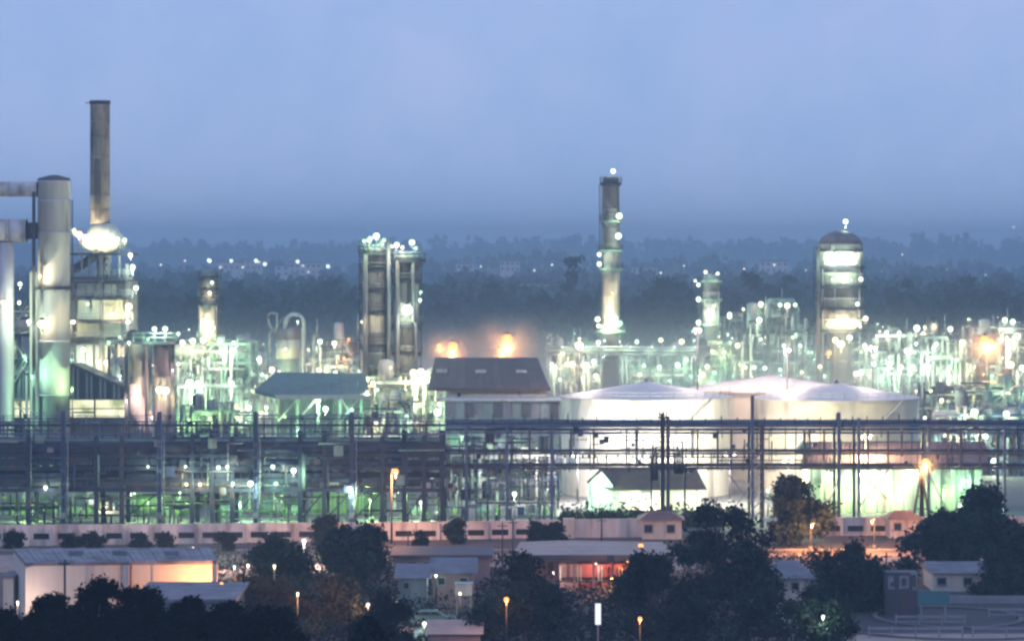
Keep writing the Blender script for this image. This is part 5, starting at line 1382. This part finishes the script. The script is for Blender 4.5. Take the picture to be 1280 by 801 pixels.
mast('orange lamp low at the right end of the front warehouse lighting its wall', 283, 314, [(277, 729, 2.4, 'o', .5)], 'dark', .1, None, 727, 'street_lamp')
mast('orange lamp close to the right end of the front warehouse wall', 264, 317.2, [(264, 739, 1.6, 'o', 5.5)], 'dark', .08, None, 738, 'street_lamp')
mast('orange lamp in the brown scrub below the roadside trees', 372, 303, [(372, 741, 1.8, 'o', 2)], 'dark', .08, None, 740, 'street_lamp')
mast('cream wall lamp pole before the middle of the front warehouse', 205, 312, [(205, 742, 1.6, 'p', 1.2)], 'dark', .08, None, 741, 'street_lamp')
mast('warm lamp at the left end of the front warehouse', 22, 316, [(22, 752, 2.0, 'p', 1.0)], 'dark', .08, None, 751, 'street_lamp')
d = 300
t = thing('utility_pole', 'dark pole with a flat crosshead before the front warehouse', 'pole', (wx(81, d), d, 0))
part(MB().cyl(wx(81, d), d, 0, wz(699, d), .14, .1, 8), 'pole', 'dark', t)
part(MB().boxb(wx(73, d), wx(87, d), d - .12, d + .12, wz(705, d), wz(703, d)), 'crossarm', 'dark', t)
part(MB().cyl(wx(75, d), d, wz(703, d), wz(701, d), .1, .06, 6).cyl(wx(85, d), d, wz(703, d), wz(701, d), .1, .06, 6), 'insulator', 'grey', t)
for (px, pt, dd, lab) in ((641, 648, 372, 'thin dark pole before the pink wall left of the canopy'), (628, 652, 366, 'shorter thin pole by the road left of the canopy'), (752, 646, 404, 'dark post standing against the plain cream wall'), (510, 664, 380, 'thin pole right of the orange street lamp by the road'), (1108, 690, 352, 'thin pole behind the dark kiosk')):
    t = thing('utility_pole', lab, 'pole', (wx(px, dd), dd, 0))
    part(MB().cyl(wx(px, dd), dd, 0, wz(pt, dd), .11, .08, 8), 'pole', 'dark', t)
    part(MB().boxb(wx(px, dd) - .6, wx(px, dd) + .6, dd - .05, dd + .05, wz(pt, dd) - .5, wz(pt, dd) - .4), 'crossarm', 'dark', t)
# roadside canopy
d = 345
t = thing('roadside_canopy', 'wide pinkish flat canopy roof over red lit stalls beside the road', 'canopy', (wx(740, d), d + 8, 0))
pl = [P(640, 694, d), P(842, 694, d), P(830, 681, d + 16), P(700, 678, d + 18), P(650, 682, d + 16)]
z = pl[0].z
pl = [(p.x, p.y, z) for p in pl]
part(MB().prism(pl, (0, 0, -.3)), 'roof', 'rpink', t)
part(MB().boxb(pl[0][0], pl[1][0], d - .25, d - .01, z - .55, z + .08), 'fascia', 'mauve', t)
for i in range(9):
    px = 646 + i * 24
    part(MB().boxb(wx(px, d) - .12, wx(px, d) + .12, d + .3, d + .55, 0, z - .31), 'post', 'pinkwall', t)
part(MB().boxb(wx(646, d), wx(838, d), d + 9, d + 9.3, 0, z - .31), 'rear_wall', 'pinkwall', t)
lamp(t, 784, 702, d + 1.6, 1.8, 'o', .6); lamp(t, 745, 704, d + 1.6, 1.4, 'p', .4); lamp(t, 692, 715, d + 1.6, 1.6, 'p', .4); lamp(t, 765, 722, d - 6, 1.2, 'o', 1.2)
for i, (px, m, lab) in enumerate([(712, 'pinkwall', 'pink draped stall, leftmost under the canopy'), (738, 'redcloth', 'dull red draped stall in the middle under the canopy'), (764, 'redcloth', 'bright red draped stall under the canopy lamp'), (790, 'redcloth', 'red draped stall, rightmost under the canopy')]):
    x = wx(px, d)
    s = thing('stall', lab, 'stall', (x, d + 3, 0), 'stalls under the roadside canopy')
    part(MB().boxb(x - 1.0, x + 1.0, d + 2.4, d + 3.6, .75, .85), 'counter', 'bark', s)
    part(MB().boxb(x - .98, x + .98, d + 2.38, d + 2.42, .1, .74), 'drape', m, s)
    part(MB().boxb(x - 1.1, x + 1.1, d + 3.7, d + 3.75, 1.2, 2.6), 'back_cloth', m, s)
    for sx in (-.95, .95):
        part(MB().boxb(x + sx - .05, x + sx + .05, d + 2.5, d + 2.6, .86, 2.5), 'post', 'galv', s)
setting(MB().add([P(690, 735, gd(735)), P(790, 735, gd(735)), P(800, 712, gd(712)), P(680, 712, gd(712))], [(0, 1, 2, 3)]), 'forecourt', 'dirtroad')
bpy.data.objects['forecourt'].location.z = .008
# low buildings left of canopy
building('long_roof_shed', 'long low shed with dark roof edge just below the pink wall, centre', 'shed', 492, 612, 697, 348, 10, 'pinkwall', 'mauve', 'flat', .35, .4, windows=[(510, 520, 702, 710), (530, 540, 702, 710), (556, 566, 702, 710)])
building('pink_house', 'small rose coloured house below the long dark edged shed', 'house', 541, 592, 716, 330, 7, 'pinkwall', 'rgrey', 'gable', 1.3, .4, windows=[(548, 556, 722, 730), (575, 584, 722, 730)])
building('grey_house', 'little grey house with a blue grey roof left of the rose house', 'house', 498, 534, 722, 326, 6, 'wallg', 'rgrey', 'gable', 1.2, .4, windows=[(505, 511, 728, 735)])
d = 318
t = thing('water_tank', 'pale greenish box tank on short legs beside the dark tree', 'tank', (wx(579, d), d, 0))
part(MB().boxb(wx(569, d), wx(590, d), d, d + 1.8, wz(744, d), wz(730, d)), 'box', 'cream', t)
part(MB().boxb(wx(568, d), wx(591, d), d - .1, d + 1.9, wz(730, d), wz(729, d)), 'lid', 'galv', t)
for px in (571, 588):
    for y in (d + .2, d + 1.6): part(MB().boxb(wx(px, d) - .08, wx(px, d) + .08, y - .08, y + .08, 0, wz(744, d)), 'leg', 'grey', t)
building('orange_roof_shed', 'low shed with a dull orange pink roof at the bottom edge', 'shed', 536, 600, 792, 288, 9, 'pinkwall', 'rpink', 'gable', .8, .3)
# cars
def car(label, px, d, col, heading=0.0):
    t = thing('parked_car', label, 'car', (wx(px, d), d, 0), 'cars parked beside the dark tree')
    t.rotation_euler.z = heading
    off = Vector((wx(px, d), d, 0))
    def sh(b): b.v = [tuple(Vector(v) + off) for v in b.v]; return b
    lo = [(-2.2, 0, .35), (2.2, 0, .35), (2.25, 0, .75), (2.1, 0, .95), (1.1, 0, 1.02), (-1.9, 0, 1.05), (-2.25, 0, .95)]
    part(sh(MB().prism([(a, -.85, c) for a, b_, c in lo], (0, 1.7, 0))), 'body', col, t)
    up = [(-1.85, 0, 1.05), (1.1, 0, 1.02), (.45, 0, 1.48), (-1.25, 0, 1.5)]
    part(sh(MB().prism([(a, -.72, c) for a, b_, c in up], (0, 1.44, 0))), 'cabin', col, t)
    part(sh(MB().prism([(a, -.735, c) for a, c in ((-1.6, 1.1), (-.35, 1.1), (-.35, 1.42), (-1.2, 1.42))], (0, .012, 0))), 'window', 'glass', t)
    part(sh(MB().prism([(a, -.735, c) for a, c in ((-.25, 1.1), (.85, 1.08), (.4, 1.42), (-.25, 1.42))], (0, .012, 0))), 'window', 'glass', t)
    for (xx, yy) in ((-1.4, -.8), (1.4, -.8), (-1.4, .8), (1.4, .8)):
        w = sh(MB().tube([(xx, yy - .1, .33), (xx, yy + .1, .33)], .33, 14))
        wo = part(w, 'wheel', 'tyre', t)
        part(sh(MB().tube([(xx, yy - .12, .33), (xx, yy + .12, .33)], .18, 10)), 'rim', 'galv', wo)
    for yy in (-.6, .6): part(sh(MB().boxb(2.2, 2.27, yy - .15, yy + .15, .68, .82)), 'headlight', 'white', t)
car('teal parked car nearer the dark tree, upper of the two', 541, 314, 'cart', .03)
car('bluish pale parked car, lower of the two beside the dark tree', 548, 302, 'carw', -.02)
for i, (px, py, r, k, pw, dd, lab) in enumerate([(512, 710, 2.6, 'w', .3, 340, 'small white lamp over the long dark edged shed'), (545, 719, 2.0, 'w', .2, 328, 'tiny white lamp at the gable of the rose house'), (495, 753, 3.2, 'p', .6, 312, 'pinkish white lamp left of the two parked cars'), (460, 755, 2.6, 'p', .5, 310, 'small pink lamp in the brown scrub left of the cars'), (530.5, 779, 3.2, 'w', .4, 300, 'bright white lamp by the lower parked car'),
        (633, 749, 4, 'o', .9, 286, 'orange lamp glowing inside the round dark tree'), (800, 773, 3.2, 'o', .7, 280, 'orange lamp under the dark trees right of the lit sign'), (575, 741, 1.8, 'y', .3, 312, 'small lamp by the pale box tank'), (1029, 770, 2.2, 'w', .5, 276, 'white lamp in the little tree at the bottom right'), (406, 718, 1.8, 'w', .3, 318, 'small white lamp in the brown scrub below the big tree'), (293, 708, 1.8, 'w', .4, 338, 'leftmost of the three small lamps in the brown scrub'), (310, 706, 2, 'y', .4, 338, 'middle one of the three small lamps in the brown scrub'), (343, 707, 2.2, 'y', .4, 338, 'rightmost of the three small lamps in the brown scrub')]):
    mast(lab, px, dd, [(px, py, r, k, pw)], 'dark', .07, 'small lamps among the foreground trees', None, 'yard_lamp')
d = 290
t = thing('lit_sign', 'tall narrow white lit sign board between the two dark trees', 'sign', (wx(747.5, d), d, 0))
part(MB().boxb(wx(744, d), wx(751, d), d - .12, d + .12, wz(780, d), wz(754, d)), 'sign_face', 'lampsign', t)
part(MB().boxb(wx(746.5, d), wx(748.5, d), d - .08, d + .08, 0, wz(780, d)), 'post', 'grey', t)
# right foreground
building('grey_roof_house', 'grey hip roofed house between the big tree and the low trees', 'house', 966, 1012, 722, 318, 8, 'wallc', 'rgrey', 'hip', 1.4, .6, windows=[(972, 979, 728, 736), (990, 998, 728, 736)])
building('cream_house', 'cream walled low house with lilac grey roof at the right', 'house', 1166, 1231, 716, 345, 8, 'wallc', 'rgrey', 'gable', .9, .4, windows=[(1172, 1182, 722, 730), (1205, 1215, 722, 730)])
d = 322
t = thing('dark_kiosk', 'dark kiosk front with broken white lattice marks beside the teal board', 'kiosk', (wx(1128, d), d + 1, 0))
part(MB().boxb(wx(1108, d), wx(1148, d), d, d + 2.5, 0, wz(715, d)), 'body', 'mauve', t)
for (a, b_, pa, pb) in ((1110, 1113, 720, 736), (1113, 1117, 720, 727), (1112, 1118, 733, 736), (1124, 1127, 719, 736), (1127, 1136, 719, 722), (1133, 1136, 722, 732), (1127, 1136, 732, 735), (1138, 1147, 715, 718), (1145, 1147, 718, 737), (1141, 1144, 733, 737)):
    part(MB().boxb(wx(a, d), wx(b_, d), d - .06, d - .004, wz(pb, d), wz(pa, d)), 'white_mark', 'kerb', t)
d = 318
t = thing('sign_board', 'blank teal board on two posts at the edge of the roundabout', 'sign', (wx(1166, d), d, 0))
part(MB().boxb(wx(1147, d), wx(1187, d), d - .08, d + .08, wz(755, d), wz(738, d)), 'board', 'tealsign', t)
for px in (1152, 1182): part(MB().boxb(wx(px, d) - .08, wx(px, d) + .08, d + .09, d + .25, 0, wz(740, d)), 'post', 'grey', t)
# roundabout: asphalt, kerbs, low wall, rails
d0 = gd(772)
b = MB(); n = 40
cx_, cyy = wx(1185, d0), d0
def ringp(r, z): return [(cx_ + r * math.cos(2 * math.pi * k / n), cyy + r * 1.25 * math.sin(2 * math.pi * k / n), z) for k in range(n)]
b.add(ringp(20, .006), [tuple(range(n))])
setting(b, 'road', 'asph')
b = MB()
for (ra, rb) in ((7.0, 7.5), (14.6, 15.0)):
    A, B_, C_, D_ = ringp(ra, .03), ringp(rb, .03), ringp(ra, .2), ringp(rb, .2)
    fs = []
    for k in range(n):
        k2 = (k + 1) % n
        fs += [(2 * n + k, 2 * n + k2, 3 * n + k2, 3 * n + k), (k, k2, 2 * n + k2, 2 * n + k), (n + k2, n + k, 3 * n + k, 3 * n + k2)]
    b.add(A + B_ + C_ + D_, fs)
setting(b, 'kerb', 'conc')
setting(MB().add([P(940, 806, gd(806)), P(1310, 806, gd(806)), P(1310, 792, gd(792)), P(940, 792, gd(792))], [(0, 1, 2, 3)]), 'pavement', 'rpink')
bpy.data.objects['pavement'].location.z = .012
setting(MB().add([P(955, 786, gd(786)), P(1030, 786, gd(786)), P(1012, 764, gd(764)), P(965, 764, gd(764))], [(0, 1, 2, 3)]), 'path', 'rpink')
bpy.data.objects['path'].location.z = .01
def lowwall(px0, px1, py, h, lab, m='kerb'):
    d = gd(py)
    solo(MB().boxb(wx(px0, d), wx(px1, d), d, d + .35, 0, h), 'low_wall', m, lab, 'wall', (wx((px0 + px1) / 2, d), d, 0))
lowwall(1186, 1300, 754, .8, 'long pale low wall right of the teal board')
lowwall(1085, 1150, 747, .5, 'short pale low wall behind the dark kiosk')
def guard(px0, px1, py, lab):
    d = gd(py)
    x0, x1 = wx(px0, d), wx(px1, d)
    t = thing('guard_rail', lab, 'railing', ((x0 + x1) / 2, d, 0), 'pale railings round the roundabout')
    part(MB().boxb(x0, x1, d - .08, d + .08, .75, .95), 'top_rail', 'kerb', t)
    part(MB().boxb(x0, x1, d - .06, d + .06, .3, .42), 'lower_rail', 'kerb', t)
    n = max(2, int((x1 - x0) / 2.2))
    for i in range(n + 1):
        xx = x0 + (x1 - x0) * i / n
        part(MB().boxb(xx - .07, xx + .07, d - .1, d + .1, 0, 1.05), 'post', 'kerb', t)
guard(1086, 1203, 796, 'long pale guard rail at the bottom right, left piece')
guard(1216, 1300, 796, 'long pale guard rail at the bottom right, right piece')
guard(1120, 1206, 781, 'fainter pale railing across the roundabout above the lower guard rail')
guard(1236, 1300, 772, 'short pale railing at the right edge above the lower guard rail')

# ================================================================== trees in front
T = plant_tree
T('big dark tree with tall dome, centre right in front of the tanks', 903, 628, 74, 318, 'leafb', 101, 74, 90, .34, .8, .22)
T('bluish dark tree left of the big dome shaped tree', 812, 690, 50, 296, 'leafb', 102, 56, 85, .3, .65, .2)
T('round dark tree with an orange lamp in it, bottom centre', 655, 694, 76, 292, 'leafb', 103, 70, 85, .32, .7, .2)
T('dense dark tree standing behind the cream hut', 1000, 597, 42, 398, 'leafb', 104, 80, 90, .4, .95, .15)
T('wide dark tree at the right edge with ragged top', 1246, 610, 66, 362, 'leafb', 105, 95, 90, .4, 1.0, .15)
T('dark spreading tree left of the ragged one at the right edge', 1172, 642, 60, 358, 'leafb', 106, 95, 90, .4, .95, .15)
T('low dark tree in front of the pink slotted wall on the right', 1058, 680, 46, 330, 'leafb', 107, 52, 75, .32, .7, .15)
T('low bushy tree below the red lit ground on the right', 1100, 700, 38, 326, 'leafb', 108, 40, 70, .32, .75, .08)
T('little tree with a white lamp behind it, bottom right', 1030, 736, 48, 278, 'leafb', 109, 70, 60, .24, .6, .35)
T('dark green tree by the road left of the street lamp', 440, 655, 46, 345, 'leafb', 110, 60, 85, .36, .75, .2)
T('smaller green tree left of the dark green roadside tree', 346, 668, 56, 348, 'leafb', 111, 48, 75, .36, .9, .08)
T('yellow green tree lit by the warehouse lamp', 326, 722, 50, 316, 'leafo', 112, 52, 70, .3, .75, .05)
T('brownish scrubby tree in the bottom centre left', 418, 720, 56, 312, 'leafo', 113, 60, 70, .3, .8, .05)
T('dark scrub tree left of the two parked cars', 476, 742, 38, 296, 'leafd', 114, 70, 80, .28, .7, .05)
T('round clipped bush standing against the pink wall', 569, 649, 13, 401, 'leafb', 115, 26, 60, .3, .5, .12, None, 'bush', 'bush')
T('dark round bush at the right end of the slotted wall, left of the pier', 672, 652, 13, 402, 'leafd', 116, 26, 60, .3, .5, .12, None, 'bush', 'bush')
T('lower dark bush touching the gate pier', 692, 655, 14, 402, 'leafd', 117, 26, 60, .3, .5, .12, None, 'bush', 'bush')
T('small ragged tree sticking up above the wall left of the street lamp', 407, 645, 16, 393, 'leafd', 118, 26, 50, .32, .5, .2)
T('dark tree filling the bottom right corner behind the railing', 1262, 690, 50, 338, 'leafb', 119, 80, 80, .34, .8, .1)
T('low dark shrub mass left of the grey roofed house', 950, 722, 30, 306, 'leafb', 120, 50, 80, .3, .75, .05)
T('dark shrub right of the canopy below the big tree', 856, 745, 34, 300, 'leafb', 121, 50, 80, .3, .75, .05)
for i, (px, hw, lab) in enumerate([(18, 11, 'leftmost dark shrub at the foot of the pink wall'), (92, 14, 'second dark shrub from the left at the foot of the pink wall'), (118, 20, 'widest dark shrub before the pink wall behind the front warehouse'), (176, 13, 'dark shrub at the wall foot right of the widest one'), (208, 10, 'small dark shrub at the wall foot near the pink lamp'), (525, 9, 'small dark shrub at the wall foot right of the street lamp'), (340, 18, 'dark shrub at the wall foot left of the small white pole lamp'), (280, 14, 'dark shrub at the wall foot right of the pink lamp')]):
    T(lab, px, 664 + (i * 3) % 5, hw, 393 - (i % 3), 'leafd', 150 + i, 22, 40, .3, .4, .05, 'shrubs along the foot of the pink wall', 'shrub', 'shrub')
# nearest dark trees along the bottom left
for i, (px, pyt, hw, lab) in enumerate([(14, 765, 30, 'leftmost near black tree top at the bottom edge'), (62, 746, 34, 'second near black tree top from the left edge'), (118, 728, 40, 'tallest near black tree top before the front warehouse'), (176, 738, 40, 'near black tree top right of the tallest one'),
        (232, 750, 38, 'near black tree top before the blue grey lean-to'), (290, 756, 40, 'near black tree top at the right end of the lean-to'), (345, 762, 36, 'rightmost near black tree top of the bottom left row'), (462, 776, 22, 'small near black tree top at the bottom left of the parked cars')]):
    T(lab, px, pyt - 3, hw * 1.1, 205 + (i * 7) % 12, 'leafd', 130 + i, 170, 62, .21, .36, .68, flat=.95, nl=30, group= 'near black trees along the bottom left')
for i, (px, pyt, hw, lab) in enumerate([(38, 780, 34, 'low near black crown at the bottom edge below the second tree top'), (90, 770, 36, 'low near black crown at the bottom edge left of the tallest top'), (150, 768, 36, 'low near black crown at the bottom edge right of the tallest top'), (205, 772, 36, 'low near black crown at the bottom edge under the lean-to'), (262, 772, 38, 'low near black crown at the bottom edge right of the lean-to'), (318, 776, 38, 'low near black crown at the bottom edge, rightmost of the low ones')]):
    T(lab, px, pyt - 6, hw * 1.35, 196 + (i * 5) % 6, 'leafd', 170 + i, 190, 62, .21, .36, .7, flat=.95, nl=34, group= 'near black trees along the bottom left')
# murky undergrowth filling the foreground
rng = np.random.default_rng(21)
cl = []
while len(cl) < 1500:
    px, py = rng.uniform(250, 1300), rng.uniform(700, 815)
    if 640 < px < 850 and py < 742: continue
    if 1060 < px: continue
    if 490 < px < 610 and rng.random() < .6: continue
    dd = gd(py); cl.append((wx(px, dd), dd, rng.uniform(.1, 1.3)))
cl = np.repeat(np.array(cl), 26, 0)
pts = cl + rng.normal(size=cl.shape) * np.array([.7, .7, .35]); pts[:, 2] = np.abs(pts[:, 2])
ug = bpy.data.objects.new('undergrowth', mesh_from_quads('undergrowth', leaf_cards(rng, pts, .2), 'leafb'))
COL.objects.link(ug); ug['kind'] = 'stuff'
# hedge in front of tanks
rng = np.random.default_rng(5)
n = 5200
pts = np.stack([rng.uniform(wx(700, 428), wx(905, 428), n), rng.uniform(424, 428, n), np.abs(rng.normal(0, 1.0, n)) + .1], 1)
hd = bpy.data.objects.new('hedge', mesh_from_quads('hedge', leaf_cards(rng, pts, .3), 'leafg'))
COL.objects.link(hd); hd['kind'] = 'stuff'

# thin steam hanging low through the lit plant
sb = MB()
sb.lathe(0, 0, [(.05, 0.0), (.8, .002), (1, .3), (.9, .75), (.6, .95), (.05, 1)], 40)
ms = bpy.data.materials.new('thin_steam')
ms.use_nodes = True
n_, l_ = ms.node_tree.nodes, ms.node_tree.links
n_.remove(n_['Principled BSDF'])
v = n_.new('ShaderNodeVolumePrincipled')
v.inputs['Color'].default_value = (0.95, 0.97, 0.96, 1)
v.inputs['Anisotropy'].default_value = 0.3
l_.new(v.outputs['Volume'], n_['Material Output'].inputs['Volume'])
_t = n_.new('ShaderNodeTexCoord'); _s = n_.new('ShaderNodeSeparateXYZ')
_r = n_.new('ShaderNodeMapRange'); _r.interpolation_type = 'SMOOTHERSTEP'
_r.inputs[1].default_value = 0.05; _r.inputs[2].default_value = 0.95; _r.inputs[3].default_value = 0.0046; _r.inputs[4].default_value = 0.0
l_.new(_t.outputs['Object'], _s.inputs[0]); l_.new(_s.outputs['Z'], _r.inputs[0]); l_.new(_r.outputs[0], v.inputs['Density'])
so = solo(sb, 'steam_cloud', ms, 'thin low steam hanging through the lit plant behind the pipe racks', 'steam', (0, 0, 0))
so.location = (0, 665, 0.3); so.scale = (230, 128, 29)
so['kind'] = 'stuff'

# ================================================================== haze
hb = MB().boxb(-2900, 2900, -900, 7000, -1.0, 76)
hz = bpy.data.objects.new('haze', hb.mesh('haze', 'white'))
COL.objects.link(hz); hz['kind'] = 'stuff'
m = bpy.data.materials.new('haze')
m.use_nodes = True
n_, l_ = m.node_tree.nodes, m.node_tree.links
n_.remove(n_['Principled BSDF'])
v = n_.new('ShaderNodeVolumePrincipled')
v.inputs['Color'].default_value = (0.62, 0.83, 1.0, 1)
v.inputs['Density'].default_value = 0.00037
v.inputs['Anisotropy'].default_value = 0.0
l_.new(v.outputs['Volume'], n_['Material Output'].inputs['Volume'])
m.cycles.homogeneous_volume = True
hz.data.materials.clear(); hz.data.materials.append(m)
